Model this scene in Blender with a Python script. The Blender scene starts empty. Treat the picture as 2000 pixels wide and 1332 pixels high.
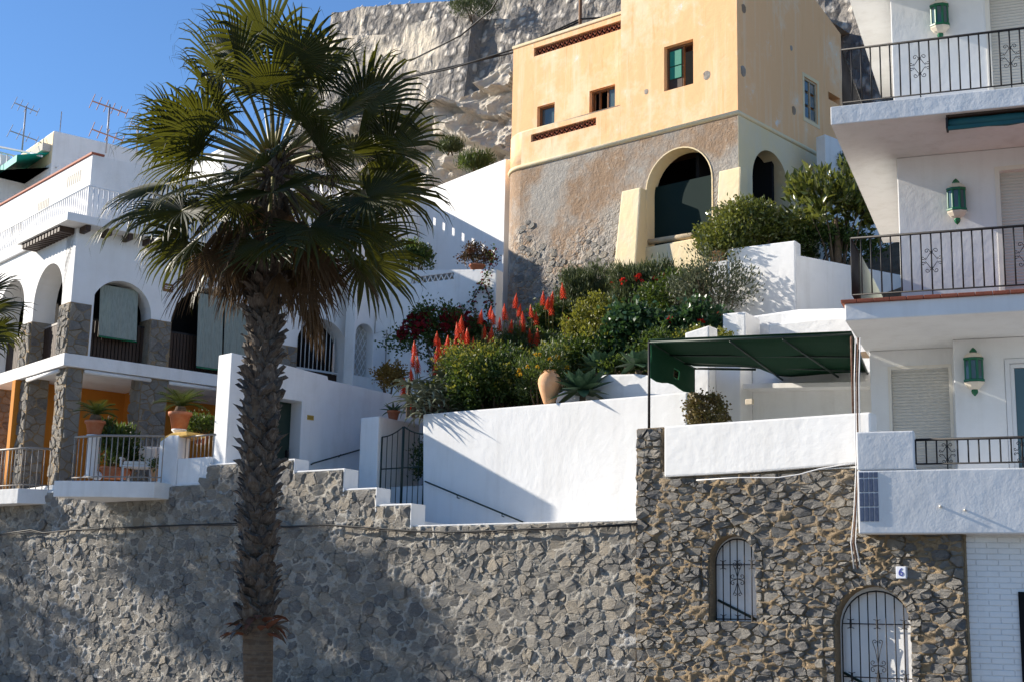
import bpy, bmesh, math, random
import numpy as np
from mathutils import Vector, Matrix, noise as mnoise

# ------------------------------------------------------------------ camera, sky, sun, exposure
SC = bpy.context.scene
COL = SC.collection
PITCH, ROLL, FPX = math.radians(11.35), math.radians(1.25), 2742.0
EYE = Vector((0, 0, 1.6))
_F = Vector((0, math.cos(PITCH), math.sin(PITCH)))
_U0 = Vector((0, -math.sin(PITCH), math.cos(PITCH)))
_R0 = Vector((1, 0, 0))
_U = math.cos(ROLL) * _U0 - math.sin(ROLL) * _R0
_R = math.cos(ROLL) * _R0 + math.sin(ROLL) * _U0
cam_data = bpy.data.cameras.new('camera')
cam_data.sensor_width = 36.0
cam_data.lens = 36.0 * FPX / 2000.0
cam_data.clip_end = 3000.0
cam = bpy.data.objects.new('camera', cam_data)
COL.objects.link(cam)
cam.matrix_world = Matrix(((_R.x, _U.x, -_F.x, EYE.x), (_R.y, _U.y, -_F.y, EYE.y), (_R.z, _U.z, -_F.z, EYE.z), (0, 0, 0, 1)))
SC.camera = cam

SUN_AZ, SUN_EL = math.radians(107.5), math.radians(24.5)     # azimuth counted from the viewer's side to the left
SUN = Vector((-math.sin(SUN_AZ) * math.cos(SUN_EL), -math.cos(SUN_AZ) * math.cos(SUN_EL), math.sin(SUN_EL)))
world = bpy.data.worlds.new('World')
SC.world = world
world.use_nodes = True
wn = world.node_tree
sky = wn.nodes.new('ShaderNodeTexSky')
sky.sky_type = 'NISHITA'
sky.sun_disc = False
sky.sun_elevation = SUN_EL
sky.sun_rotation = math.atan2(SUN.x, SUN.y)
sky.altitude = 10
sky.air_density = 1.0
sky.dust_density = 0.0
sky.ozone_density = 7.0
wn.nodes['Background'].inputs['Strength'].default_value = 0.095
wn.links.new(sky.outputs[0], wn.nodes['Background'].inputs[0])
sun_data = bpy.data.lights.new('sun', 'SUN')
sun_data.energy = 5.0
sun_data.angle = math.radians(0.53)
sun_data.color = (1.0, 0.91, 0.78)
sun = bpy.data.objects.new('sun', sun_data)
COL.objects.link(sun)
sun.location = (-30, 20, 40)
sun.rotation_euler = SUN.to_track_quat('Z', 'Y').to_euler()
SC.view_settings.view_transform = 'Standard'
SC.view_settings.look = 'None'
SC.view_settings.exposure = 0.9
SC.view_settings.gamma = 1.0
SC.view_settings.use_curve_mapping = False
SC.cycles.use_denoising = True
SC.cycles.max_bounces = 7
SC.cycles.diffuse_bounces = 4
SC.cycles.transparent_max_bounces = 8

# ------------------------------------------------------------------ geometry helpers
def ray(u, v):
    return _F + (u - 1000) / FPX * _R - (v - 666) / FPX * _U
def at(u, v, y):                      # the point seen at photo position u, v that lies y metres away
    d = ray(u, v)
    return EYE + d * (y / d.y)
def atz(u, v, z):                     # ... that lies at height z
    d = ray(u, v)
    return EYE + d * ((z - EYE.z) / d.z)

class Frame:
    """a vertical plane in the place: x runs along it to the right, y into it, z up"""
    def __init__(s, u=None, v=None, y=None, th=0.0, org=None):
        o = at(u, v, y) if org is None else Vector(org)
        s.O = Vector((o.x, o.y, 0)); s.th = math.radians(th)
        s.t = Vector((math.cos(s.th), -math.sin(s.th), 0)); s.n = Vector((-math.sin(s.th), -math.cos(s.th), 0))
    def px(s, u, v, d=0.0):           # photo position -> (x, z) on the plane set d metres deep
        r = ray(u, v); O = s.O - s.n * d
        k = (O - EYE).dot(s.n) / r.dot(s.n)
        p = EYE + r * k
        return ((p - s.O).dot(s.t), p.z)
    def x(s, u, v, d=0.0): return s.px(u, v, d)[0]
    def z(s, u, v, d=0.0): return s.px(u, v, d)[1]
    def pts(s, lst, d=0.0): return [s.px(u, v, d) for u, v in lst]
    def w(s, x, y, z): return s.O + s.t * x - s.n * y + Vector((0, 0, z))
    def loc(s, p): q = Vector(p) - s.O; return (q.dot(s.t), -q.dot(s.n), p[2])
WORLD = Frame(org=(0, 0, 0), th=0)
OFF = {}

def setp(o, label=None, cat=None, group=None, kind=None):
    for k, val in (('label', label), ('category', cat), ('group', group), ('kind', kind)):
        if val: o[k] = val
    return o
def thing(name, label, cat, fr=WORLD, at0=(0, 0, 0), group=None):
    o = bpy.data.objects.new(name, None); COL.objects.link(o)
    o.empty_display_size = 0.3
    o.location = fr.w(*at0); o.rotation_euler = (0, 0, -fr.th)
    OFF[o] = at0
    return setp(o, label, cat, group)
def off_of(o):
    while o is not None:
        if o in OFF: return OFF[o]
        o = o.parent
    return (0, 0, 0)
def link(name, me, parent=None, loc=None):
    o = bpy.data.objects.new(name, me); COL.objects.link(o)
    if parent is not None: o.parent = parent
    if loc is not None: o.location = loc
    return o

class MB:
    def __init__(s): s.v = []; s.f = []; s.a = None
    def add(s, vs, fs):
        n = len(s.v); s.v += [tuple(p) for p in vs]; s.f += [tuple(i + n for i in f) for f in fs]; return s
    def box(s, x0, x1, y0, y1, z0, z1):
        return s.add([(x0, y0, z0), (x1, y0, z0), (x1, y1, z0), (x0, y1, z0), (x0, y0, z1), (x1, y0, z1), (x1, y1, z1), (x0, y1, z1)],
                     [(0, 3, 2, 1), (4, 5, 6, 7), (0, 1, 5, 4), (1, 2, 6, 5), (2, 3, 7, 6), (3, 0, 4, 7)])
    def prism(s, poly, y0, y1):       # outline in x, z pushed from y0 to y1
        n = len(poly)
        return s.add([(x, y0, z) for x, z in poly] + [(x, y1, z) for x, z in poly],
                     [tuple(range(n)), tuple(range(2 * n - 1, n - 1, -1))] + [(i, i + n, (i + 1) % n + n, (i + 1) % n) for i in range(n)])
    def slab(s, poly, z0, z1):        # outline in x, y between heights
        n = len(poly)
        return s.add([(x, y, z0) for x, y in poly] + [(x, y, z1) for x, y in poly],
                     [tuple(range(n)), tuple(range(2 * n - 1, n - 1, -1))] + [(i, i + n, (i + 1) % n + n, (i + 1) % n) for i in range(n)])
    def holed(s, outer, holes, y0, y1):
        for y in (y0, y1):
            bm = bmesh.new(); es = []
            for lp in [outer] + holes:
                vs = [bm.verts.new((x, y, z)) for x, z in lp]
                es += [bm.edges.new((vs[i], vs[(i + 1) % len(vs)])) for i in range(len(vs))]
            bmesh.ops.triangle_fill(bm, use_beauty=True, use_dissolve=False, edges=es)
            bm.verts.index_update()
            s.add([tuple(q.co) for q in bm.verts], [[q.index for q in f.verts] for f in bm.faces]); bm.free()
        for lp in [outer] + holes:
            n = len(lp)
            s.add([(x, y0, z) for x, z in lp] + [(x, y1, z) for x, z in lp], [(i, i + n, (i + 1) % n + n, (i + 1) % n) for i in range(n)])
        return s
    def tube(s, pts, r, n=6, cap=True):
        pts = [Vector(p) for p in pts]; m = len(pts)
        rs = [r] * m if not hasattr(r, '__len__') else r
        vs = []; fs = []; prev = None
        for i, p in enumerate(pts):
            d = (pts[min(i + 1, m - 1)] - pts[max(i - 1, 0)]); d = d.normalized() if d.length > 1e-9 else Vector((0, 0, 1))
            a = prev if prev is not None else (Vector((0, 0, 1)) if abs(d.z) < .9 else Vector((1, 0, 0)))
            a = (a - d * a.dot(d)); a = a.normalized() if a.length > 1e-6 else d.orthogonal().normalized()
            prev = a; b = d.cross(a)
            for k in range(n):
                t = 2 * math.pi * k / n
                vs.append(p + (a * math.cos(t) + b * math.sin(t)) * rs[i])
        for i in range(m - 1):
            for k in range(n):
                fs.append((i * n + k, i * n + (k + 1) % n, (i + 1) * n + (k + 1) % n, (i + 1) * n + k))
        if cap: fs += [tuple(range(n - 1, -1, -1)), tuple(range((m - 1) * n, m * n))]
        return s.add(vs, fs)
    def lathe(s, prof, c=(0, 0, 0), n=16, half=False):
        vs = []; fs = []; m = len(prof)
        for r, z in prof:
            for k in range(n):
                t = 2 * math.pi * k / n
                vs.append((c[0] + r * math.cos(t), c[1] + r * math.sin(t), c[2] + z))
        for i in range(m - 1):
            for k in range(n):
                fs.append((i * n + k, i * n + (k + 1) % n, (i + 1) * n + (k + 1) % n, (i + 1) * n + k))
        fs += [tuple(range(n - 1, -1, -1)), tuple(range((m - 1) * n, m * n))]
        return s.add(vs, fs)
    def mesh(s, name, mat, off=(0, 0, 0), smooth=False, fix=True, bevel=0.0):
        me = bpy.data.meshes.new(name)
        ox, oy, oz = off
        me.from_pydata([(x - ox, y - oy, z - oz) for x, y, z in s.v], [], s.f)
        if fix:
            bm = bmesh.new(); bm.from_mesh(me)
            bmesh.ops.remove_doubles(bm, verts=bm.verts, dist=1e-5)
            bmesh.ops.recalc_face_normals(bm, faces=bm.faces)
            if bevel > 0:
                es = [e for e in bm.edges if len(e.link_faces) == 2 and e.calc_face_angle(0) > 0.6]
                bmesh.ops.bevel(bm, geom=es, offset=bevel, segments=2, profile=.6, affect='EDGES', clamp_overlap=True)
            bm.to_mesh(me); bm.free()
        me.materials.append(mat)
        if smooth: me.shade_smooth()
        return me
    def build(s, name, mat, parent=None, smooth=False, fix=True, bevel=0.0):
        return link(name, s.mesh(name, mat, off_of(parent), smooth, fix, bevel), parent)

def arch(x0, x1, z0, zs, n=14, rise=None):    # arched opening: bottom z0, springing zs
    c = (x0 + x1) / 2; r = (x1 - x0) / 2; h = r if rise is None else rise
    return [(x0, z0), (x1, z0)] + [(c + r * math.cos(math.pi * i / n), zs + h * math.sin(math.pi * i / n)) for i in range(n + 1)]
def rect(x0, x1, z0, z1): return [(x0, z0), (x1, z0), (x1, z1), (x0, z1)]
def lerp(a, b, t): return a + (b - a) * t

# ------------------------------------------------------------------ materials
class Mat:
    def __init__(s, name, col, rough=0.8, spec=0.3, coord='Object'):
        s.m = bpy.data.materials.new(name); s.m.use_nodes = True
        s.nt = s.m.node_tree; s.b = s.nt.nodes['Principled BSDF']
        s.b.inputs['Base Color'].default_value = (*col, 1); s.b.inputs['Roughness'].default_value = rough
        s.b.inputs['Specular IOR Level'].default_value = spec
        tc = s.nt.nodes.new('ShaderNodeTexCoord'); s.co = tc.outputs[coord]; s.col = None; s.h = None
        s.c0 = (*col, 1)
    def n(s, t, **kw):
        nd = s.nt.nodes.new(t)
        for k, val in kw.items(): setattr(nd, k, val)
        return nd
    def L(s, a, b): s.nt.links.new(a, b)
    def noise(s, scale, detail=4, rough=.55, stretch=None, dist=0.0):
        nd = s.n('ShaderNodeTexNoise'); nd.inputs['Scale'].default_value = scale; nd.inputs['Detail'].default_value = detail
        nd.inputs['Roughness'].default_value = rough; nd.inputs['Distortion'].default_value = dist
        co = s.co
        if stretch:
            mp = s.n('ShaderNodeMapping'); mp.inputs['Scale'].default_value = stretch; s.L(co, mp.inputs['Vector']); co = mp.outputs[0]
        s.L(co, nd.inputs['Vector']); return nd.outputs['Fac']
    def voro(s, scale, feature='F1', stretch=None, rnd=1.0, out='Distance', warp=0.0):
        nd = s.n('ShaderNodeTexVoronoi', feature=feature); nd.inputs['Scale'].default_value = scale
        nd.inputs['Randomness'].default_value = rnd
        co = s.co
        if warp:
            nz = s.n('ShaderNodeTexNoise'); nz.inputs['Scale'].default_value = scale * 1.3; s.L(co, nz.inputs['Vector'])
            mx = s.n('ShaderNodeMixRGB', blend_type='ADD'); mx.inputs[0].default_value = warp
            s.L(co, mx.inputs[1]); s.L(nz.outputs['Color'], mx.inputs[2]); co = mx.outputs[0]
        if stretch:
            mp = s.n('ShaderNodeMapping'); mp.inputs['Scale'].default_value = stretch; s.L(co, mp.inputs['Vector']); co = mp.outputs[0]
        s.L(co, nd.inputs['Vector']); return nd.outputs[out]
    def attr(s, name): nd = s.n('ShaderNodeAttribute', attribute_name=name); return nd.outputs['Fac']
    def rand(s): return s.n('ShaderNodeObjectInfo').outputs['Random']
    def ramp(s, fac, a, b):                  # 0..1 over a..b
        nd = s.n('ShaderNodeMapRange'); nd.inputs[1].default_value = a; nd.inputs[2].default_value = b
        s.L(fac, nd.inputs[0]); return nd.outputs[0]
    def math(s, op, a, b=None):
        nd = s.n('ShaderNodeMath', operation=op)
        for i, q in enumerate((a, b)):
            if q is None: continue
            if isinstance(q, (int, float)): nd.inputs[i].default_value = q
            else: s.L(q, nd.inputs[i])
        return nd.outputs[0]
    def mix(s, fac, col, amt=1.0, mode='MIX'):
        nd = s.n('ShaderNodeMixRGB', blend_type=mode)
        if amt != 1.0: fac = s.math('MULTIPLY', fac, amt)
        s.L(fac, nd.inputs[0])
        if s.col is None: nd.inputs[1].default_value = s.c0
        else: s.L(s.col, nd.inputs[1])
        nd.inputs[2].default_value = (*col, 1); s.col = nd.outputs[0]
        s.L(s.col, s.b.inputs['Base Color']); return s
    def height(s, fac, amt):
        h = s.math('MULTIPLY', fac, amt)
        s.h = h if s.h is None else s.math('ADD', s.h, h); return s
    def bump(s, dist=0.02, strength=1.0):
        nd = s.n('ShaderNodeBump'); nd.inputs['Distance'].default_value = dist; nd.inputs['Strength'].default_value = strength
        s.L(s.h, nd.inputs['Height']); s.L(nd.outputs[0], s.b.inputs['Normal']); return s
    def translucent(s, col, f=.35):
        t = s.n('ShaderNodeBsdfTranslucent'); t.inputs[0].default_value = (*col, 1)
        m = s.n('ShaderNodeMixShader'); m.inputs[0].default_value = f
        out = s.nt.nodes['Material Output']
        s.L(s.b.outputs[0], m.inputs[1]); s.L(t.outputs[0], m.inputs[2]); s.L(m.outputs[0], out.inputs[0]); return s
X = {}
def plaster(name, col, dirt=(.45, .43, .4), amt=.35, bump=.008, scale=1.0):
    m = Mat(name, col, .85, .2)
    m.mix(m.ramp(m.noise(.7 * scale, 6, .65), .46, .78), dirt, amt)
    m.mix(m.ramp(m.noise(1.2, 5, .6, (3.5, 3.5, .35)), .5, .8), dirt, amt * .8)
    m.height(m.noise(2.2 * scale, 4), 1.0).height(m.noise(9 * scale, 5, .6), .45).height(m.noise(45, 3), .1).bump(bump * 2.5, .8)
    X[name] = m.m; return m
plaster('white', (.8, .8, .79), (.5, .48, .44), .42)
plaster('white_rough', (.8, .8, .79), (.55, .53, .5), .38, .006, .8)
plaster('white_smooth', (.8, .8, .79), (.55, .53, .49), .35, .004)
plaster('cream_soffit', (.78, .74, .66), (.6, .56, .48), .2, .004)
plaster('cream', (.76, .62, .38), (.66, .6, .52), .7, .01)
plaster('orange_wall', (.56, .22, .035), (.45, .18, .03), .4, .006)
plaster('ochre_cap', (.66, .42, .12), (.5, .32, .1), .4, .006)
m = Mat('yellow', (.86, .505, .255), .85, .2)
m.mix(m.ramp(m.noise(.55, 7, .7), .5, .62), (.86, .65, .44), .75)
m.mix(m.ramp(m.noise(1.0, 6, .65, (4.0, 4.0, .25)), .52, .72), (.82, .68, .48), .6)
m.mix(m.ramp(m.noise(1.4, 6, .7, (3.0, 3.0, .3)), .6, .75), (.72, .36, .14), .7)
m.mix(m.ramp(m.noise(1.1, 8, .75), .62, .68), (.76, .73, .7), .85)
m.mix(m.ramp(m.noise(9, 5, .7), .66, .74), (.42, .36, .3), .5)
m.height(m.noise(3, 5), 1.0).height(m.noise(22, 4), .3).bump(.018, .8); X['yellow'] = m.m
m = Mat('rubble_plaster', (.35, .325, .29), .92, .15)
m.mix(m.ramp(m.noise(.42, 6, .6), .45, .56), (.30, .2, .125), .9)
m.mix(m.ramp(m.noise(2.2, 6, .7), .5, .7), (.3, .27, .24), .6)
m.mix(m.ramp(m.noise(5, 6, .7), .55, .7), (.55, .5, .43), .5)
sx_ = m.n('ShaderNodeSeparateXYZ'); m.L(m.co, sx_.inputs[0])
low_ = m.ramp(m.math('ADD', sx_.outputs[2], m.math('MULTIPLY', m.noise(.7, 5, .6), 4.0)), 6.4, 5.2)
vr_ = m.voro(6.0, 'F1', (1, 1, 1.5), 1, 'Distance', .3)
m.mix(m.math('MULTIPLY', low_, m.ramp(vr_, .55, .35)), (.24, .225, .21), .75)
m.mix(m.math('MULTIPLY', low_, m.ramp(m.voro(6.0, 'F1', (1, 1, 1.5), 1, 'Color', .3), .55, .75)), (.46, .42, .36), .6)
m.height(m.noise(2.5, 6, .65), 1.0).height(m.math('MULTIPLY', low_, m.math('SUBTRACT', 1.0, vr_)), .9).height(m.noise(14, 6, .75), .5).bump(.07, 1.0); X['rubble'] = m.m
m = Mat('stone_grey', (.47, .44, .39), .88, .2)
r_ = m.attr('rnd')
m.mix(m.ramp(r_, .4, .0), (.27, .265, .26), .9)
m.mix(m.ramp(r_, .6, 1.0), (.58, .51, .41), .85)
m.mix(m.ramp(m.noise(5, 7, .75), .5, .7), (.58, .55, .5), .65)
m.mix(m.ramp(m.noise(11, 7, .8, (1, 1, 2.5), 1.5), .56, .7), (.17, .155, .14), .6)
m.mix(m.ramp(m.noise(1.1, 6, .7), .58, .72), (.5, .48, .45), .5)
m.height(m.noise(5, 8, .8, (1, 1, 2.0), 2.0), 1.0).height(m.noise(24, 6, .8), .35).bump(.2, 1.0); X['stone'] = m.m
m = Mat('mortar_pale', (.57, .54, .48), .95, .1)
m.mix(m.ramp(m.noise(.3, 4, .6), .5, .62), (.7, .69, .67), .8)
m.mix(m.ramp(m.noise(4, 7, .75), .5, .68), (.36, .325, .275), .75)
m.mix(m.ramp(m.noise(11, 6, .75), .58, .72), (.13, .12, .11), .6)
m.height(m.noise(6, 8, .8), 1.0).height(m.noise(30, 5), .35).bump(.16, 1.0); X['mortar'] = m.m
m = Mat('mortar_tan', (.47, .355, .225), .95, .1)
m.mix(m.ramp(m.noise(.6, 5, .6), .5, .65), (.45, .40, .33), .8)
m.mix(m.ramp(m.noise(5, 7, .75), .5, .7), (.28, .21, .14), .75)
m.mix(m.ramp(m.noise(12, 6, .75), .58, .72), (.11, .09, .07), .6)
m.height(m.noise(6, 8, .8, (1, 1, 1.6)), 1.0).height(m.noise(25, 5), .4).bump(.14, 1.0); X['mortar_tan'] = m.m
def simple(name, col, rough=.6, spec=.3, var=None, vs=8, amt=.5, bump=0, rnd=None):
    m = Mat(name, col, rough, spec)
    if rnd: m.mix(m.rand(), rnd, .8)
    if var: m.mix(m.ramp(m.noise(vs, 5, .65), .42, .7), var, amt)
    if bump: m.height(m.noise(vs * 2, 5, .7), 1.0).bump(bump, 1.0)
    X[name] = m.m; return m
simple('iron', (.012, .012, .014), .55, .3, (.03, .022, .018), 20, .5)
simple('iron_green', (.012, .03, .024), .45, .4)
simple('rail_grey', (.28, .25, .22), .5, .4)
simple('white_metal', (.72, .72, .72), .4, .4)
simple('terracotta', (.42, .15, .075), .8, .2, (.5, .26, .16), 6, .6, .004)
simple('jar_clay', (.6, .33, .17), .8, .2, (.68, .45, .28), 5, .7, .006)
simple('red_tile', (.34, .1, .055), .7, .25, (.24, .08, .05), 10, .6, .004)
simple('brick_red', (.33, .12, .07), .85, .2, (.2, .08, .05), 14, .6, .01)
simple('wood_dark', (.05, .028, .018), .6, .3, (.03, .018, .012), 12, .5)
simple('wood_brown', (.2, .1, .045), .7, .25, (.12, .06, .03), 12, .6)
simple('wood_pale', (.52, .42, .28), .8, .2, (.35, .28, .2), 9, .7, .01)
simple('dark_room', (.012, .012, .013), .9, .1)  # near-black in place of the shade inside unlit rooms
simple('green_shutter', (.01, .2, .13), .55, .3, (.02, .13, .1), 9, .4)
simple('green_glaze', (.008, .12, .05), .25, .5)
simple('white_glaze', (.7, .62, .5), .3, .5)
simple('teal_awning', (.005, .33, .26), .6, .25)
simple('awning_roll', (.02, .1, .1), .6, .25, (.015, .05, .09), 2, .7)
simple('blue_tile', (.1, .13, .2), .5, .4, (.16, .18, .24), 20, .6, 0, (.06, .08, .14))
simple('sign_white', (.7, .72, .78), .3, .5)
simple('sign_blue', (.05, .06, .3), .4, .4)
simple('brass', (.5, .33, .06), .35, .5)
simple('door_green', (.012, .03, .022), .5, .35)
simple('cable', (.02, .02, .02), .6, .3)
simple('pipe_rust', (.12, .06, .04), .8, .2, (.3, .25, .2), 15, .5)
simple('soil', (.12, .085, .055), .95, .1, (.2, .15, .1), 3, .6, .05)
simple('shutter', (.6, .58, .53), .55, .3)
simple('grey_room', (.5, .47, .42), .9, .1)
g = simple('glass', (.06, .1, .11), .06, .6)
m = Mat('blind_green', (.33, .37, .33), .8, .2)
m.mix(m.ramp(m.noise(3, 4, .6, (20, 20, .4)), .45, .6), (.22, .255, .225), .7)
m.translucent((.3, .4, .33), .15); X['blind'] = m.m
m = Mat('shade_net', (.012, .05, .028), .8, .2)
m.mix(m.ramp(m.noise(60, 2), .4, .6), (.006, .028, .016), .6)
m.translucent((.03, .13, .07), .3); X['net'] = m.m
simple('net_dark', (.006, .018, .017), .8, .15)
# ground
m = Mat('paving', (.27, .25, .225), .9, .2)
m.mix(m.ramp(m.noise(.6, 5), .4, .7), (.2, .185, .165), .6); X['paving'] = m.m
# cliff and castle
m = Mat('cliff_rock', (.82, .74, .62), .95, .1)
m.mix(m.ramp(m.noise(.35, 7, .7), .54, .66), (.55, .47, .38), .6)
m.mix(m.ramp(m.noise(1.3, 8, .75), .58, .68), (.3, .27, .25), .6)
m.mix(m.ramp(m.noise(.8, 6, .7), .5, .66), (.9, .84, .74), .8)
m.height(m.noise(1.1, 9, .75), 1.0).height(m.noise(5, 8, .75), .3).height(m.voro(1.2, 'F1', None, 1, 'Distance', .6), .5).bump(.6, 1.0); X['cliff'] = m.m
m = Mat('castle_stone', (.68, .6, .48), .95, .1)
msk = m.ramp(m.noise(.17, 5, .6, (1.4, 1.4, .7)), .40, .47)
vor = m.voro(2.4, 'F1', None, 1, 'Distance', .3)
m.mix(msk, (.55, .51, .46), .9)
k_ = m.math('MULTIPLY', msk, m.ramp(vor, .26, .42))
m.mix(k_, (.11, .105, .105), .75)
m.mix(m.ramp(m.noise(1.4, 7, .75), .55, .7), (.6, .55, .48), .5)
m.mix(m.ramp(m.noise(.5, 6, .7, (3, 3, .4)), .55, .75), (.3, .26, .2), .4)
m.height(m.math('MULTIPLY', msk, m.math('SUBTRACT', 1.0, vor)), .9).height(m.noise(2, 7, .7), .6).height(m.noise(9, 5, .7), .25).bump(.3, 1.0); X['castle'] = m.m
# plants
def leafmat(name, col, col2, tr, f=.3, rough=.5, spec=.35, brown=None):
    m = Mat(name, col, rough, spec)
    m.mix(m.ramp(m.noise(3.5, 3), .38, .62), col2, .9)
    m.mix(m.ramp(m.noise(23, 2), .45, .7), tuple(c * 1.5 for c in col), .5)
    if brown: m.mix(m.ramp(m.noise(8, 3), .6, .72), brown, .8)
    m.translucent(tr, f); X[name] = m.m; return m
leafmat('palm_leaf', (.02, .028, .007), (.013, .019, .005), (.14, .145, .014), .24, .45, .3, (.08, .052, .02))
leafmat('palm_dry', (.10, .062, .033), (.055, .034, .02), (.14, .085, .035), .2, .7, .2)
leafmat('leaf_dark', (.03, .058, .014), (.045, .08, .016), (.1, .15, .02), .28, .5, .3)
leafmat('leaf_mid', (.05, .085, .018), (.03, .055, .014), (.14, .2, .03), .3, .45, .4)
leafmat('leaf_yellow', (.17, .17, .025), (.09, .11, .02), (.3, .3, .04), .3, .5, .3)
leafmat('leaf_rosemary', (.075, .095, .035), (.045, .065, .025), (.12, .15, .05), .2, .6, .3)
leafmat('leaf_grey', (.10, .115, .065), (.06, .075, .04), (.14, .16, .08), .2, .55, .35, (.16, .11, .07))
leafmat('leaf_gloss', (.03, .075, .03), (.02, .05, .02), (.08, .16, .04), .2, .36, .4)
leafmat('leaf_ficus', (.095, .115, .02), (.055, .075, .015), (.22, .24, .04), .25, .3, .5, (.14, .09, .03))
leafmat('aloe_leaf', (.22, .24, .16), (.14, .16, .1), (.12, .15, .07), .12, .45, .4)
leafmat('agave_leaf', (.07, .13, .07), (.05, .1, .055), (.1, .18, .07), .15, .4, .4)
leafmat('cycad_leaf', (.06, .09, .02), (.035, .055, .015), (.14, .18, .03), .25, .4, .4)
leafmat('dry_brush', (.2, .16, .09), (.12, .1, .05), (.2, .16, .08), .2, .8, .1)
leafmat('ochre_leaf', (.28, .17, .04), (.2, .12, .03), (.25, .15, .03), .2, .7, .2)
leafmat('jade_leaf', (.13, .12, .03), (.12, .07, .03), (.16, .12, .04), .15, .35, .4)
leafmat('bract_red', (.17, .01, .016), (.09, .008, .012), (.26, .015, .02), .3, .55, .2)
leafmat('flower_red', (.6, .02, .015), (.45, .015, .015), (.6, .03, .02), .25, .5, .2)
leafmat('aloe_flower', (.8, .085, .02), (.7, .06, .015), (.7, .08, .02), .25, .5, .25)
leafmat('flower_yellow', (.7, .42, .02), (.6, .33, .02), (.7, .45, .03), .25, .5, .2)
simple('bark', (.1, .075, .05), .9, .1, (.16, .13, .1), 10, .6, .02)
m = Mat('palm_trunk', (.15, .105, .07), .9, .15)
m.mix(m.ramp(m.noise(2, 4, .6, (1, 1, 14)), .45, .6), (.08, .055, .04), .6)
m.mix(m.ramp(m.noise(14, 5), .5, .75), (.22, .17, .12), .5)
m.height(m.noise(3, 4, .6, (.6, .6, 12)), 1.0).height(m.noise(20, 4), .4).bump(.03, 1.0); X['palm_trunk'] = m.m
m = Mat('palm_boot', (.09, .07, .056), .65, .4)
m.mix(m.rand(), (.045, .033, .027), .95)
m.mix(m.ramp(m.noise(9, 4, .6, (5, 5, .8)), .5, .7), (.22, .19, .15), .6)
m.mix(m.ramp(m.noise(3, 3), .62, .72), (.2, .08, .04), .7)
m.height(m.noise(9, 4, .6, (6, 6, .8)), 1.0).bump(.015, 1.0); X['palm_boot'] = m.m
simple('boot_red', (.15, .06, .035), .8, .2, (.08, .035, .025), 8, .6, .01)
simple('petiole', (.14, .13, .03), .5, .35, (.12, .07, .03), 4, .6)
simple('fruit_dark', (.03, .018, .012), .8, .2)
simple('gull_white', (.7, .7, .72), .7, .2)
simple('antenna', (.3, .3, .32), .4, .5)
simple('antenna_red', (.4, .2, .12), .6, .3)
# ------------------------------------------------------------------ rubble masonry
def clip(poly, px, py, nx, ny):          # keep the side where (p - P).n <= 0
    out = []; m = len(poly)
    for i in range(m):
        a = poly[i]; b = poly[(i + 1) % m]
        da = (a[0] - px) * nx + (a[1] - py) * ny; db = (b[0] - px) * nx + (b[1] - py) * ny
        if da <= 0: out.append(a)
        if (da < 0 < db) or (db < 0 < da):
            t = da / (da - db); out.append((a[0] + (b[0] - a[0]) * t, a[1] + (b[1] - a[1]) * t))
    return out
def cells(x0, x1, z0, z1, sx, sz, rng, keep, drop=.14):
    seeds = []; row = 0; z = z0
    while z < z1:
        x = x0 + (row % 2) * sx * .5
        while x < x1:
            if rng.random() > drop:
                p = (x + rng.uniform(-.55, .55) * sx, z + rng.uniform(-.55, .55) * sz)
                if keep(*p): seeds.append(p)
            x += sx
        z += sz; row += 1
    k = sx / sz; R = sx * 1.25
    grid = {}
    for i, (x, z) in enumerate(seeds): grid.setdefault((int(x // R), int(z * k // R)), []).append(i)
    out = []
    for i, (x, z) in enumerate(seeds):
        Z = z * k; poly = [(x - R, Z - R), (x + R, Z - R), (x + R, Z + R), (x - R, Z + R)]
        gx, gz = int(x // R), int(Z // R)
        for a in range(gx - 2, gx + 3):
            for b in range(gz - 2, gz + 3):
                for j in grid.get((a, b), ()):
                    if j == i: continue
                    X2, Z2 = seeds[j][0], seeds[j][1] * k; dx, dz = X2 - x, Z2 - Z
                    if dx * dx + dz * dz > 4 * R * R: continue
                    poly = clip(poly, (x + X2) / 2, (Z + Z2) / 2, dx, dz)
        out.append(((x, z), [(p, q / k) for p, q in poly]))
    return out
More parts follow.
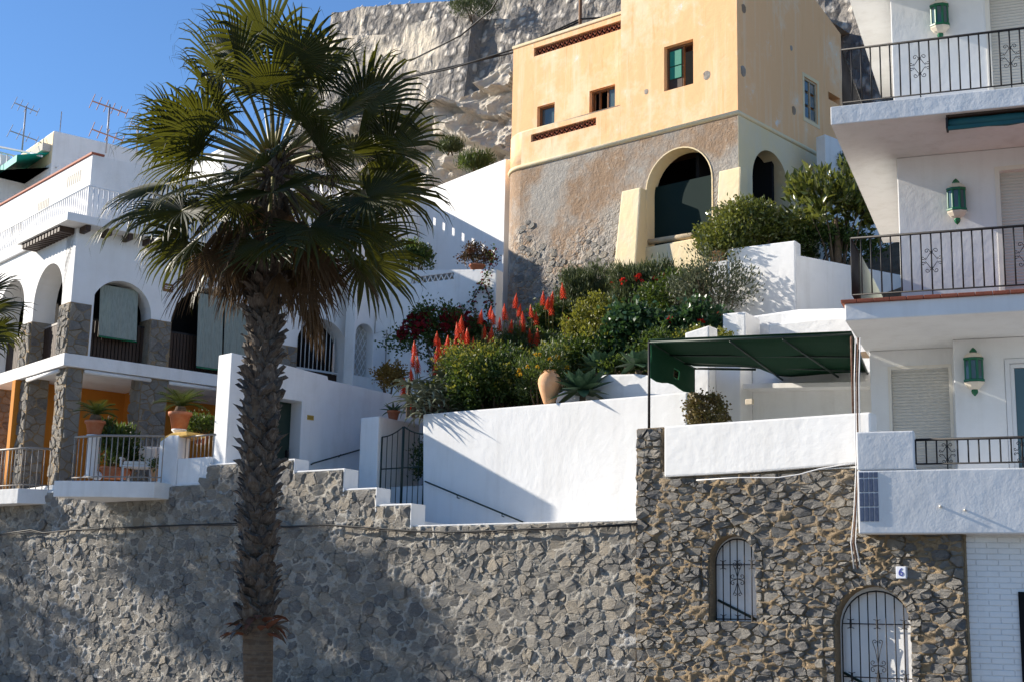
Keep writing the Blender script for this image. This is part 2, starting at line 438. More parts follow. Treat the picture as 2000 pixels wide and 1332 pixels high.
def packed(x0, x1, z0, z1, rmin, rmax, k, rng, keep, dens=7.0):
    """stones of mixed sizes packed at random; k flattens them"""
    rm = math.sqrt(rmin * rmax); n = int((x1 - x0) * (z1 - z0) * k / (rm * rm) * dens / 6)
    rs = sorted((rmin * (rmax / rmin) ** (rng.random() ** 1.7) for _ in range(n)), reverse=True)
    G = rmax * 1.4; grid = {}; seeds = []
    for r in rs:
        x, z = rng.uniform(x0, x1), rng.uniform(z0, z1)
        if not keep(x, z): continue
        Z = z * k; gx, gz_ = int(x // G), int(Z // G); ok = True
        for a in (gx - 1, gx, gx + 1):
            for b in (gz_ - 1, gz_, gz_ + 1):
                for j in grid.get((a, b), ()):
                    q = seeds[j]
                    if (q[0] - x) ** 2 + (q[1] - Z) ** 2 < (.86 * (q[2] + r)) ** 2: ok = False; break
                if not ok: break
            if not ok: break
        if ok: grid.setdefault((gx, gz_), []).append(len(seeds)); seeds.append((x, Z, r))
    out = []
    for i, (x, Z, r) in enumerate(seeds):
        h = r * 1.7 + .02; poly = [(x - h, Z - h * .8), (x - h * .6, Z - h), (x + h * .7, Z - h), (x + h, Z - h * .6), (x + h, Z + h * .7), (x + h * .6, Z + h), (x - h * .7, Z + h), (x - h, Z + h * .6)]
        gx, gz_ = int(x // G), int(Z // G)
        for a in range(gx - 2, gx + 3):
            for b in range(gz_ - 2, gz_ + 3):
                for j in grid.get((a, b), ()):
                    if j == i: continue
                    X2, Z2, r2 = seeds[j]; dx, dz = X2 - x, Z2 - Z; d2 = dx * dx + dz * dz
                    if d2 > (2 * h + 2 * r2) ** 2: continue
                    t = .5 + (r * r - r2 * r2) / (2 * d2); poly = clip(poly, x + dx * t, Z + dz * t, dx, dz)
                    if len(poly) < 3: break
        if len(poly) > 2: out.append(((x, Z / k), [(p, q / k) for p, q in poly]))
    return out
def stone_geo(poly, y, hgt, gap, rng):
    """one weathered stone: outline in x, z; front towards -y"""
    cx = sum(p[0] for p in poly) / len(poly); cz = sum(p[1] for p in poly) / len(poly)
    q = []
    m = len(poly)
    for i in range(m):                    # cut the corners
        a, b = poly[i], poly[(i + 1) % m]
        if math.hypot(a[0] - b[0], a[1] - b[1]) < .03: q.append(((a[0] + b[0]) / 2, (a[1] + b[1]) / 2)); continue
        w_ = rng.uniform(.06, .2); q.append((a[0] * (1 - w_) + b[0] * w_, a[1] * (1 - w_) + b[1] * w_)); q.append((a[0] * w_ + b[0] * (1 - w_), a[1] * w_ + b[1] * (1 - w_)))
    n = len(q); vs = []; fs = []
    rad = max(.04, sum(math.hypot(p[0] - cx, p[1] - cz) for p in q) / n)
    tx, tz = rng.uniform(-.22, .22), rng.uniform(-.16, .16)
    rings = ((1 - gap / rad, .03, .0), (1 - gap / rad * 1.1, -hgt * .55, .03), (.84, -hgt * .95, .05))
    for sc, dy, jit in rings:
        for p in q:
            j = 1 + rng.uniform(-jit, jit)
            px_, pz_ = (p[0] - cx) * sc * j, (p[1] - cz) * sc * j
            dd = dy + (tx * px_ + tz * pz_) * (dy < 0) + (rng.uniform(-.42, .42) * hgt if dy < 0 else 0)
            vs.append((cx + px_, y + dd, cz + pz_))
    vs.append((cx + rng.uniform(-.25, .25) * rad, y - hgt * rng.uniform(.5, 1.6), cz + rng.uniform(-.25, .25) * rad))
    for r in range(2):
        for i in range(n): fs.append((r * n + i, r * n + (i + 1) % n, (r + 1) * n + (i + 1) % n, (r + 1) * n + i))
    for i in range(n): fs.append((2 * n + i, 2 * n + (i + 1) % n, 3 * n))
    return vs, fs
def area(poly):
    return abs(sum(poly[i][0] * poly[(i + 1) % len(poly)][1] - poly[(i + 1) % len(poly)][0] * poly[i][1] for i in range(len(poly)))) / 2
def put_rnd(me, vals):
    at_ = me.attributes.new('rnd', 'FLOAT', 'POINT'); at_.data.foreach_set('value', vals)
def lay_stones(polys, parent, y, hgt, gap, rng, cap=300, tone=None, mat='stone', score=None, xf=None):
    off = off_of(parent)
    polys = [p for p in polys if len(p) > 2 and area(p) > .0025]
    polys.sort(key=score or (lambda p: -area(p)))
    rest = MB(); vals = []
    for i, p in enumerate(polys):
        h = rng.uniform(*hgt); vs, fs = stone_geo(p, y, h, gap, rng)
        if xf: vs = [xf(q) for q in vs]
        c = p[0]; r = min(1, max(0, rng.random() + (tone(*c) if tone else 0)))
        if i < cap:
            me = MB().add(vs, fs).mesh('stone', X[mat], off, False, False); put_rnd(me, [r] * len(vs)); link('stone', me, parent)
        else:
            rest.add(vs, fs); vals += [r] * len(vs)
    if rest.v:
        me = rest.mesh('small_stones', X[mat], off, False, False); put_rnd(me, vals)
        setp(link('small_stones', me, parent), 'the many smaller stones packed between the big ones', kind='stuff')

def mortar_field(parent, x0, x1, z0, top, y, amp, mat, seed, stones, k, res=.03, skip=None, name='mortar_face'):
    """smeared pointing of a rubble wall: ridges between the stones, sunk over their faces; front towards -y"""
    nx, nz = int((x1 - x0) / res), int((max(top(lerp(x0, x1, i / 200)) for i in range(201)) - z0) / res)
    G = .2; grid = {}
    for (sx, sz), p in stones:
        r = math.sqrt(area(p) * k / math.pi) * .8; grid.setdefault((int(sx // G), int(sz * k // G)), []).append((sx, sz * k, r * r))
    near = {}
    def around(a, b):
        if (a, b) not in near: near[(a, b)] = [q for i in (-1, 0, 1) for j in (-1, 0, 1) for q in grid.get((a + i, b + j), ())]
        return near[(a, b)]
    idx = {}; vs = []; fs = []; nt = mnoise.noise
    def vert(i, j):
        if (i, j) not in idx:
            x, z = lerp(x0, x1, i / nx), z0 + j * res; z = min(z, top(min(max(x, x0 + .001), x1 - .001))); Z = z * k
            wx, wz = x + .03 * nt((x * 7, seed, z * 7)), Z + .03 * nt((x * 7, seed + 5, z * 7))
            d1 = d2 = 9.0
            for qx, qz, r2 in around(int(wx // G), int(wz // G)):
                d = (qx - wx) ** 2 + (qz - wz) ** 2 - r2
                if d < d1: d2 = d1; d1 = d
                elif d < d2: d2 = d
            e = min(1.0, max(0.0, (d2 - d1) / .022)); e = e * e * (3 - 2 * e)          # 0 on a joint, 1 on a stone
            rid = (1 - e) * (.75 + .5 * nt((x * 1.3, seed + 2, z * 1.3)))
            f = amp * (rid * .9 + 1.0 * nt((x * 3.1, seed, z * 4.1)) + .3 * nt((x * 11, seed, z * 14)) + .22 * nt((x * 23, seed, z * 26)) - .35)
            idx[(i, j)] = len(vs); vs.append((x, y - f, z))
        return idx[(i, j)]
    for i in range(nx):
        xc = lerp(x0, x1, (i + .5) / nx)
        for j in range(nz):
            zc_ = z0 + j * res
            if zc_ > top(xc) - .002 or (skip and skip(xc, zc_ + res * .5)): continue
            fs.append((vert(i, j), vert(i + 1, j), vert(i + 1, j + 1), vert(i, j + 1)))
    return link(name, MB().add(vs, fs).mesh(name, X[mat], off_of(parent), True, False), parent)
# ------------------------------------------------------------------ ground
gm = MB().add([(-1500, -300, 0), (1500, -300, 0), (1500, 2500, 0), (-1500, 2500, 0)], [(0, 1, 2, 3)])
setp(gm.build('ground', X['paving']), 'pale paved promenade in front of the walls', kind='structure')

# ------------------------------------------------------------------ long rubble retaining wall with stepped top
rngA = random.Random(5)
A = Frame(1700, 1250, 20.5, 35)
AX0 = A.x(-330, 1100); AXR = A.x(1246, 1015)
steps = [(AX0, A.x(405, 930), 4.22), (A.x(405, 930), A.x(575, 900), A.z(470, 905)), (A.x(575, 900), A.x(672, 918), A.z(640, 919)),
         (A.x(672, 918), A.x(735, 954), A.z(705, 956)), (A.x(735, 954), A.x(803, 985), A.z(770, 987)), (A.x(803, 985), AXR, A.z(1000, 1023))]
wallA = thing('retaining_wall', 'long grey rubble stone retaining wall with stepped white-capped top behind the palm trunk', 'wall', A, (-9, 0, 0))
outl = [(AX0, -.2), (AXR, -.2)]
for a, b, z in reversed(steps): outl += [(b, z), (a, z)]
MB().prism(outl, .03, .37).build('core', X['mortar'], wallA)
def topA(x):
    for a, b, z in steps:
        if a <= x <= b: return z
    return 0
ca = []; cellA = packed(max(AX0, -22.5), AXR - .03, .0, 4.75, .045, .17, 1.35, rngA, lambda x, z: z < topA(x) - .04)
mortar_field(wallA, max(AX0, -21.8), AXR, .3, topA, -.012, .042, 'mortar', 3, cellA, 1.35)
for c, p in cellA:
    p = clip(p, 0, topA(c[0]) - .015, 0, 1)
    for a, b, z in steps:
        if a <= c[0] <= b:
            nxt = topA(b + .05)
            if c[1] > nxt - .05: p = clip(p, b - .01, 0, 1, 0)
    p = clip(p, AXR - .01, 0, 1, 0)
    ca.append(p)
def viewA(p):
    cx, cz = p[0]; w_ = A.w(cx, 0, cz); return -(area(p) / w_.y ** 2) * (1 if -20.3 < cx and cz > .05 + .2 * (cx > -5) * 2 else .05)
lay_stones(ca, wallA, 0, (.008, .042), .003, rngA, 300, lambda x, z: (.1 if z > 3.0 else -.05) + (.15 if x > -7 else 0), score=viewA)
for i, (a, b, z) in enumerate(steps[:-1]):
    if i > 0:
        zn = steps[i + 1][2]
        MB().box(b + .003, b + .035, -.02, .375, zn - .1, z + .03).build('white_step_end', X['white'], wallA, bevel=.012)
    MB().box(a - .01 + (i > 0) * .04, b + .002, .0, .38, z + .001, z + .035).build('coping', X['white'], wallA, bevel=.012)
MB().box(steps[-1][0] + .04, AXR, .02, .38, steps[-1][2] + .001, steps[-1][2] + .028).build('coping', X['white'], wallA, bevel=.01)

# ------------------------------------------------------------------ rubble wall with niche window and arched door (right)
rngB = random.Random(8)
BX0, BX1 = A.x(1246, 1100), A.x(1886, 1100)
wallB = thing('street_wall', 'rough tan-mortared rubble wall with arched niche window and arched doorway', 'wall', A, (-.5, 0, 0))
niche = (A.x(1388, 1160), A.x(1479, 1140), A.z(1440, 1213), A.z(1440, 1095))
door = (A.x(1634, 1290), A.x(1783, 1290), -.2, A.z(1700, 1222))
zB = A.z(1265, 836); zmid = A.z(1480, 925); zlow = 3.1
hole1 = arch(niche[0], niche[1], niche[2], niche[3]); hole2 = arch(door[0], door[1], door[2] + .2, door[3], 16)
xs1, xs2 = A.x(1297, 880), A.x(1676, 1000)
outB = [(BX0, -.2), (BX1, -.2), (BX1, zlow), (xs2, zlow), (xs2, zmid + .02), (xs1, zmid + .02), (xs1, zB), (BX0, zB)]
MB().holed(outB, [hole1, hole2], -.03, .5).build('core', X['mortar_tan'], wallB)
def inarch(x, z, o, g):
    x0, x1, z0, zs = o; c = (x0 + x1) / 2; r = (x1 - x0) / 2
    if z < zs: return x0 - g < x < x1 + g and z > z0 - g * .4
    return math.hypot(x - c, z - zs) < r + g
def archclip(p, c, o, g):
    x0, x1, z0, zs = o; cx = (x0 + x1) / 2; r = (x1 - x0) / 2
    if c[1] > zs:
        d = Vector((c[0] - cx, c[1] - zs)); l = d.length
        if l < r + .8:
            d /= l; return clip(p, cx + d.x * (r + g), zs + d.y * (r + g), -d.x, -d.y)
    elif c[1] > z0:
        if c[0] < cx and c[0] > x0 - .7: return clip(p, x0 - g, 0, 1, 0)
        if c[0] > cx and c[0] < x1 + .7: return clip(p, x1 + g, 0, -1, 0)
    elif x0 - .1 < c[0] < x1 + .1 and c[1] > z0 - .5: return clip(p, 0, z0 - .01, 0, 1)
    return p
def topB(x): return zB if x < xs1 else (zmid if x < xs2 else zlow - .05)
cb = []; cellB = packed(BX0, BX1, .0, zB, .045, .15, 1.9, rngB, lambda x, z: z < topB(x) - .05 and not inarch(x, z, niche, .17) and not inarch(x, z, door, .2))
mortar_field(wallB, BX0, BX1, .5, topB, -.065, .06, 'mortar_tan', 8, cellB, 1.9, .028, lambda x, z: inarch(x, z, niche, .0) or inarch(x, z, door, .0))
for c, p in cellB:
    p = clip(p, 0, topB(c[0]) - .012, 0, 1); p = clip(p, BX0 + .01, 0, -1, 0); p = clip(p, BX1 - .01, 0, 1, 0)
    if c[0] < xs1 and c[1] > zmid: p = clip(p, xs1 - .01, 0, 1, 0)
    p = archclip(p, c, niche, .13); p = archclip(p, c, door, .16)
    if len(p) > 2: cb.append(p)
for o, depth, nn in ((niche, .14, 11), (door, .17, 19)):       # voussoirs and jamb stones
    x0, x1, z0, zs = o; cx = (x0 + x1) / 2; r = (x1 - x0) / 2
    for i in range(nn):
        a0, a1 = math.pi * i / nn, math.pi * (i + 1) / nn; R2 = r + depth * rngB.uniform(.8, 1.05)
        cb.append([(cx + rr * math.cos(t), zs + rr * math.sin(t)) for rr, t in ((r + .005, a0), (R2, a0), (R2, a1), (r + .005, a1))])
    z = max(z0, .0)
    while z < zs - .04:
        h = min(rngB.uniform(.08, .17), zs - z)
        cb.append(rect(x0 - depth * rngB.uniform(.7, 1), x0 - .004, z, z + h)); cb.append(rect(x1 + .004, x1 + depth * rngB.uniform(.7, 1), z, z + h)); z += h
def viewB(p): return -area(p) * (1 if p[0][1] > .75 else .05)
lay_stones(cb, wallB, -.05, (.008, .06), .01, rngB, 300, lambda x, z: -.3, score=viewB)
# painted backs of the openings
for o, nm in ((niche, 'niche_back'), (door, 'door_back')):
    MB().prism(arch(o[0] - .02, o[1] + .02, max(o[2], 0) - .01, o[3] + .02), .17, .4).build(nm, X['white_rough'], wallB)
def spiral(cx, cz, r, a0, turns, y, n=14, sgn=1):
    return [(cx + r * (1 - .75 * i / n) * math.cos(a0 + sgn * turns * 2 * math.pi * i / n), y, cz + r * (1 - .75 * i / n) * math.sin(a0 + sgn * turns * 2 * math.pi * i / n)) for i in range(n + 1)]
def heart(mb, cx, z0, z1, w, y):
    for sg in (-1, 1):
        p = [(cx + sg * .006, y, z0), (cx + sg * w * .45, y, lerp(z0, z1, .5)), (cx + sg * w * .95, y, lerp(z0, z1, .85))]
        p += spiral(cx + sg * w * .55, lerp(z0, z1, .88), w * .45, 0 if sg > 0 else math.pi, .9, y, 10, sg)
        mb.tube(p, .0055, 5)
def grille(root, o, y, nbar, zbars, zh, orn):
    x0, x1, z0, zs = o; cx = (x0 + x1) / 2; r = (x1 - x0) / 2
    hoop = [(x0, y, z0)] + [(cx - r * math.cos(math.pi * i / 16), y, zs + r * math.sin(math.pi * i / 16)) for i in range(17)] + [(x1, y, z0)]
    MB().tube(hoop, .011, 6).build('frame', X['iron'], root, True)
    for i in range(1, nbar):
        x = lerp(x0, x1, i / nbar); zt = zs + math.sqrt(max(0, r * r - (x - cx) ** 2))
        MB().tube([(x, y, z0), (x, y, zt)], .0095, 6).build('bar', X['iron'], root, True)
    for z in zbars: MB().tube([(x0, y, z), (x1, y, z)], .008, 6).build('cross_bar', X['iron'], root, True)
    mb = MB(); heart(mb, cx, orn, orn + zh, .075, y)
    for sg in (-1, 1):
        for sz in (-1, 1):
            mb.tube([(cx + sg * .01, y, orn - .04)] + spiral(cx + sg * .075, orn - .05 + sz * .05, .04, -sz * math.pi / 2, 1.0, y, 12, sg * sz), .0055, 5)
    heart(mb, cx, orn - .1, orn - .1 - zh, .075, y)
    mb.build('scrollwork', X['iron'], root)
    for z in list(zbars):
        for x in (lerp(x0, x1, 1 / nbar), cx, lerp(x0, x1, 1 - 1 / nbar)):
            mb = MB().tube([(x, y, z - .06), (x, y, z + .06)], .016, 5)
            for sg in (-1, 1):
                for sz in (-1, 1): mb.tube([(x, y, z + sz * .03), (x + sg * .012, y, z + sz * .055), (x + sg * .05, y, z + sz * .065)], .006, 5)
            mb.build('collar', X['iron'], root)
gr = thing('window_grille', 'small arched black iron grille in the niche window of the rubble wall', 'grille', A, ((niche[0] + niche[1]) / 2, .09, niche[2]))
no = (niche[0] + .05, niche[1] - .01, niche[2] + .015, niche[3] - .02)
grille(gr, no, .09, 6, [no[2] + .02, no[3] - .03], .2, niche[2] + .68)
gr = thing('door_grille', 'tall arched black iron gate with scrolls closing the doorway below number 6', 'gate', A, ((door[0] + door[1]) / 2, .09, 0))
do = (door[0] + .06, door[1] - .01, .02, door[3] - .03)
grille(gr, do, .09, 8, [.95, A.z(1700, 1218, .3)], .33, 1.16)
for o, nm in ((niche, 'niche'), (door, 'door')):
    zz = (o[2] + .32) if nm == 'niche' else 1.0
    MB().tube([(o[0] + .05, .15, zz), (o[1] - .02, .15, zz - .32 * (1 if nm == 'niche' else 1.6))], .02, 6).build('inner_handrail', X['iron_green'], wallB, True)
# number plate
np_ = thing('number_plate', 'small white ceramic plate with a blue 6 beside the arched door', 'sign', A, (A.x(1766, 1118), -.13, A.z(1766, 1118) - .075))
x_, z_ = A.px(1766, 1118)
MB().box(x_ - .075, x_ + .075, -.135, -.03, z_ - .085, z_ + .085).build('plate', X['sign_white'], np_, bevel=.01)
def text_mesh(txt, size, mat, name, parent, x, y, z):
    cu = bpy.data.curves.new('t', 'FONT'); cu.body = txt; cu.size = size; cu.extrude = .003; cu.align_x = 'CENTER'; cu.align_y = 'CENTER'
    to = bpy.data.objects.new('t', cu); COL.objects.link(to)
    bpy.context.view_layer.update()
    me = bpy.data.meshes.new_from_object(to.evaluated_get(bpy.context.evaluated_depsgraph_get()))
    bpy.data.objects.remove(to); me.materials.clear(); me.materials.append(X[mat])
    off = off_of(parent)
    me.transform(Matrix.Translation((x - off[0], y - off[1], z - off[2])) @ Matrix.Rotation(math.pi / 2, 4, 'X'))
    return link(name, me, parent)
text_mesh('6', .16, 'sign_blue', 'numeral', np_, x_, -.139, z_)

# white painted brick wall at the right edge
BRf = Frame(1889, 1200, 19.75, 12)
bw = thing('brick_wall', 'white painted brick wall at the lower right corner', 'wall', BRf, (.6, .1, 0))
MB().box(0, 2.4, .016, .3, -.1, 3.0).build('core', X['white'], bw)
z = .1; row = 0; rb = random.Random(2)
while z < 2.85:
    x = .0 - (row % 2) * .15
    while x < 1.4:
        a, b = max(x, .004), x + .288
        if b - a > .04: MB().box(a, b, .0 + rb.uniform(0, .005), .03, z, z + .070).build('brick', X['white'], bw, bevel=.006)
        x += .30
    z += .0785; row += 1
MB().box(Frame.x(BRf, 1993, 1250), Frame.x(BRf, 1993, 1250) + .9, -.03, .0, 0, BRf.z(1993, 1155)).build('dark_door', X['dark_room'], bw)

# white parapet of the terrace above
zt0, zt1 = A.z(1297, 834), A.z(1690, 807)
par = thing('terrace_parapet', 'thick white plastered parapet of the shaded terrace above the rubble wall', 'wall', A, (-1.8, 0, zmid))
MB().prism([A.px(1297, 931, -.12), A.px(1480, 921, -.12), A.px(1672, 905, -.12), (A.x(1700, 860, -.12), A.z(1700, 904, -.12)), (A.x(1700, 808, -.12), zt1), (A.x(1297, 836, -.12), zt0)], -.12, .16).build('wall', X['white_rough'], par, bevel=.03)

# ------------------------------------------------------------------ stair wall, gate and its pier
Cf = Frame(825, 900, 28.0, 35)
wc = thing('stair_wall', 'long white plastered wall with handrail and diagonal shadow above the stairs', 'wall', Cf, (2.5, 0, 3))
MB().prism([Cf.px(826, 1060), (Cf.x(1342, 900), 2.9), Cf.px(1342, 765), Cf.px(1080, 787), Cf.px(826, 808)], 0, .3).build('wall', X['white_rough'], wc, bevel=.03)
a, b = Cf.px(832, 940), Cf.px(1025, 1019)
hr = thing('handrail', 'dark iron handrail fixed low on the shaded white stair wall', 'handrail', Cf, (a[0], -.07, b[1]))
MB().tube([(a[0], -.02, a[1]), (a[0] + .03, -.07, a[1]), (b[0], -.07, b[1]), (b[0], -.02, b[1] - .05)], .016, 8).build('rail', X['iron_green'], hr, True)
for t in (.35, .8):
    p = (lerp(a[0], b[0], t), lerp(a[1], b[1], t)); MB().tube([(p[0], -.07, p[1]), (p[0], -.07, p[1] - .05), (p[0], .01, p[1] - .06)], .01, 6).build('bracket', X['iron_green'], hr, True)
gp = thing('gate_pier', 'white block pier left of the dark garden gate, blue in shadow', 'wall', Cf, (Cf.x(718, 900), 0, 3))
px0, px1 = Cf.x(701, 900), Cf.x(737, 900)
MB().box(px0, px1, 0, 1.35, 2.9, Cf.z(718, 814)).build('pier', X['white'], gp, bevel=.03)
gx0, gx1 = px1 + .02, Cf.x(823, 900) - .01
gt = thing('garden_gate', 'dark green double iron gate with swept top between pier and white wall', 'gate', Cf, ((gx0 + gx1) / 2, .1, 3.6))
gz0, gzm, gzt, gzp = Cf.z(780, 995), Cf.z(780, 912), Cf.z(737, 852), Cf.z(778, 831)
xm = (gx0 + gx1) / 2
for sg in (-1, 1):
    xe = gx0 if sg < 0 else gx1; xi = xm + sg * .012
    leaf = MB()
    def topz(x): t = abs(x - xm) / (gx1 - xm); return gzt + (gzp - gzt) * (1 - t) ** 2 * 1.0 + .0
    leaf.tube([(xe, .1, gz0), (xe, .1, topz(xe))], .018, 6)
    leaf.tube([(xi, .1, gz0), (xi, .1, topz(xi))], .018, 6)
    leaf.tube([(lerp(xi, xe, i / 8), .1, topz(lerp(xi, xe, i / 8))) for i in range(9)], .014, 6)
    for z in (gz0 + .02, gzm): leaf.tube([(xi, .1, z), (xe, .1, z)], .013, 6)
    lf = leaf.build('gate_leaf', X['iron_green'], gt, True)
    for i in range(1, 4):
        x = lerp(xi, xe, i / 4); MB().tube([(x, .1, gz0), (x, .1, topz(x))], .009, 6).build('bar', X['iron_green'], lf, True)
# wall with the street door, running back to the right
Df = Frame(440, 900, 28.25, -45)
dw = thing('door_wall', 'white wall with green street door and taller end pier rising above the palm trunk foot', 'wall', Df, (2, 0, 3.4))
zD = Df.z(440, 686); dx0, dx1 = Df.x(515, 850), Df.x(587, 850); dz0, dz1 = 4.0, Df.z(586, 783)
xe = Df.x(845, 800)
MB().holed([(0, 3.4), (xe, 3.4), Df.px(845, 787), Df.px(690, 752), Df.px(641, 741), Df.px(640, 734), Df.px(565, 714), (0, zD)],
           [rect(dx0, dx1, dz0, dz1)], 0, .48).build('wall', X['white'], dw, bevel=.02)
dr = MB().box(dx0 + .004, dx1 - .004, .38, .43, dz0 + .004, dz1 - .004).build('door', X['door_green'], dw)
MB().box(dx1 - .1, dx1 - .06, .3, .38, dz0 + .95, dz0 + 1.1).build('handle', X['iron'], dr)
pl = thing('brass_plate', 'tiny brass name plate on the white wall right of the street door', 'sign', Df, (Df.x(606, 815), -.01, Df.z(606, 815) - .04))
x_, z_ = Df.px(606, 815)
MB().box(x_ - .085, x_ + .085, -.015, .004, z_ - .05, z_ + .05).build('plate', X['brass'], pl, bevel=.004)
mb = MB()
for k in range(2):
    for i in range(5): mb.box(x_ - .065 + i * .027, x_ - .045 + i * .027, -.0175, -.014, z_ + .008 - k * .03, z_ + .02 - k * .03)
mb.build('engraving', X['wood_brown'], pl)
a, b = Df.px(606, 904), Df.px(698, 876)
hr = thing('handrail', 'thin dark handrail on the white wall below the brass plate', 'handrail', Df, (a[0], -.07, a[1]))
MB().tube([(a[0], -.02, a[1] - .03), (a[0] + .03, -.07, a[1]), (b[0] + .5, -.07, b[1] + .14)], .016, 8).build('rail', X['iron_green'], hr, True)
MB().tube([(lerp(a[0], b[0], .6), -.07, lerp(a[1], b[1], .6)), (lerp(a[0], b[0], .6), .01, lerp(a[1], b[1], .6) - .06)], .01, 6).build('bracket', X['iron_green'], hr, True)
# landing, stair flight and terrace floors
fl = MB().slab([(AXR, .37), (AXR, 2.6), (A.x(405, 930) - .3, 2.0), (A.x(405, 930) - .3, .37)], 2.5, 2.9)
x = AXR; z = 2.9
while x > A.x(575, 900):
    fl.box(x - .3, x, .38, 2.4, 2.6, max(2.91, topA(x - .15) - .5)); x -= .3
o = fl.build('stairs', X['white']); o.location = A.w(0, 0, 0); o.rotation_euler = (0, 0, -A.th); setp(o, 'white stair flight hidden behind the stepped wall', kind='structure')
def floor(name, fr, poly, z0, z1, mat, label):
    o = MB().slab(poly, z0, z1).build(name, X[mat]); o.location = fr.w(0, 0, 0); o.rotation_euler = (0, 0, -fr.th); return setp(o, label, kind='structure')
floor('terrace_floor', A, [(AXR + .02, .52), (3, .52), (3, 4.6), (AXR + .02, 4.6)], 3.3, 3.85, 'white', 'floor of the shaded terrace')
floor('passage_floor', Cf, [(px1 - 4.5, .4), (-.02, .4), (-.02, 6), (px1 - 4.5, 6)], 3.3, 4.3, 'white', 'paved passage behind the garden gate')

# ------------------------------------------------------------------ garden bed
def gz(y): return 5.5 + .5 * max(0, y - .3)
def garden_point(u, v, lift=0.0):
    r = ray(u, v); n = Cf.n
    k = (5.15 + lift - .135 - EYE.z - .45 * (Cf.O - EYE).dot(n) * 1.0) / (r.z + .45 * r.dot(n)) if False else None
    lo, hi = 15.0, 60.0
    for _ in range(50):
        mid = (lo + hi) / 2; p = EYE + r * (mid / r.y); q = Cf.loc(p)
        if p.z > gz(q[1]) + lift: lo = mid
        else: hi = mid
    return EYE + r * (lo / r.y)
gb = MB()
for (x0, x1, y0, y1) in ((.02, 5.5, .31, 15), (5.5, 14, 2.4, 15)):
    nx, ny = 14, 24
    vs = []; fs = []
    for j in range(ny + 1):
        for i in range(nx + 1):
            x, y = lerp(x0, x1, i / nx), lerp(y0, y1, j / ny)
            vs.append((x, y, gz(y) - .08 + .12 * mnoise.noise((x * .9, y * .9, 1))))
    for j in range(ny):
        for i in range(nx): fs.append((j * (nx + 1) + i, j * (nx + 1) + i + 1, (j + 1) * (nx + 1) + i + 1, (j + 1) * (nx + 1) + i))
    n0 = len(vs)                       # skirt on the left edge
    for j in range(ny + 1): x, y, z = vs[j * (nx + 1)]; vs.append((x, y, 3.4))
    for j in range(ny): fs.append((j * (nx + 1), (j + 1) * (nx + 1), n0 + j + 1, n0 + j))
    gb.add(vs, fs)
o = gb.build('garden_bed', X['soil']); o.location = Cf.w(0, 0, 0); o.rotation_euler = (0, 0, -Cf.th); setp(o, 'sloping earth of the planted garden', kind='structure')

# ------------------------------------------------------------------ terrace back walls and white steps behind the pergola
BWf = Frame(1395, 760, 25.3, 35)
tb = thing('terrace_back_wall', 'rough white back wall of the terrace under the green shade', 'wall', BWf, (.5, 0, 3.85))
MB().prism([(BWf.x(1350, 800), 3.86), (BWf.x(1397, 800), 3.86), BWf.px(1397, 640), BWf.px(1350, 655)], -.25, .1).build('wall', X['white'], tb, bevel=.03)
MB().prism([(BWf.x(1397, 800) + .004, 3.86), (BWf.x(1446, 800), 3.86), BWf.px(1446, 690), BWf.px(1397, 690)], .0, .5).build('rough_pier', X['white_rough'], tb, bevel=.03)
MB().prism([(BWf.x(1446, 800) + .004, 3.86), (BWf.x(1760, 800), 3.86), BWf.px(1760, 690), BWf.px(1446, 690)], .5, .7).build('recess_wall', X['white'], tb)
MB().prism(BWf.pts([(1440, 757), (1730, 752), (1730, 742), (1440, 747)]), .1, .5).build('shelf', X['white_smooth'], tb, bevel=.01)
MB().box(*[BWf.x(1458, 780), BWf.x(1472, 780)], -.06, .02, BWf.z(1465, 790), BWf.z(1465, 779)).build('wall_lamp', X['white_glaze'], tb, bevel=.01)
MB().box(BWf.x(1700, 790), BWf.x(1722, 790), .1, .42, BWf.z(1705, 815), BWf.z(1705, 762)).build('cupboard', X['cream_soffit'], tb, bevel=.01)
Kf = Frame(1553, 560, 28.6, 32)
kb = thing('garden_block', 'tall white block with plant shadow on it, right of the airy shrub', 'wall', Kf, (-.8, 0, 6.5))
MB().prism([(Kf.x(1420, 560), 6.2), (0, 6.2), Kf.px(1553, 470), Kf.px(1420, 487)], 0, .34).build('wall', X['white_rough'], kb, bevel=.03)
K2 = Frame(1553, 560, 28.6, -30)
k2 = thing('garden_wall', 'plain white wall in shade beside the balcony, below the big-leaved tree', 'wall', K2, (1, 0, 6.5))
MB().prism([(.0, 6.2), (3.6, 6.2), (3.6, K2.z(1553, 497) - .0), K2.px(1553, 497)], .02, .3).build('wall', X['white'], k2, bevel=.02)
K3 = Frame(1410, 640, 27.0, 32)
k3 = thing('stepped_walls', 'low white stepped blocks just above the green shade roof', 'wall', K3, (1, 0, 5.6))
MB().prism([(K3.x(1411, 640), 5.4), (K3.x(1456, 640), 5.4), K3.px(1456, 609), K3.px(1411, 613)], 0, .75).build('block', X['white'], k3, bevel=.03)
MB().prism([(K3.x(1500, 640, .3), 5.4), (K3.x(1700, 640, .3), 5.4), K3.px(1700, 616, .3), K3.px(1600, 622, .3), K3.px(1500, 633, .3)], .3, .9).build('block', X['white'], k3, bevel=.04)
MB().prism([(K3.x(1470, 620, .95), 5.4), (K3.x(1700, 620, .95), 5.4), K3.px(1700, 601, .95), K3.px(1560, 604, .95), K3.px(1470, 617, .95)], .95, 1.3).build('block', X['white'], k3, bevel=.04)

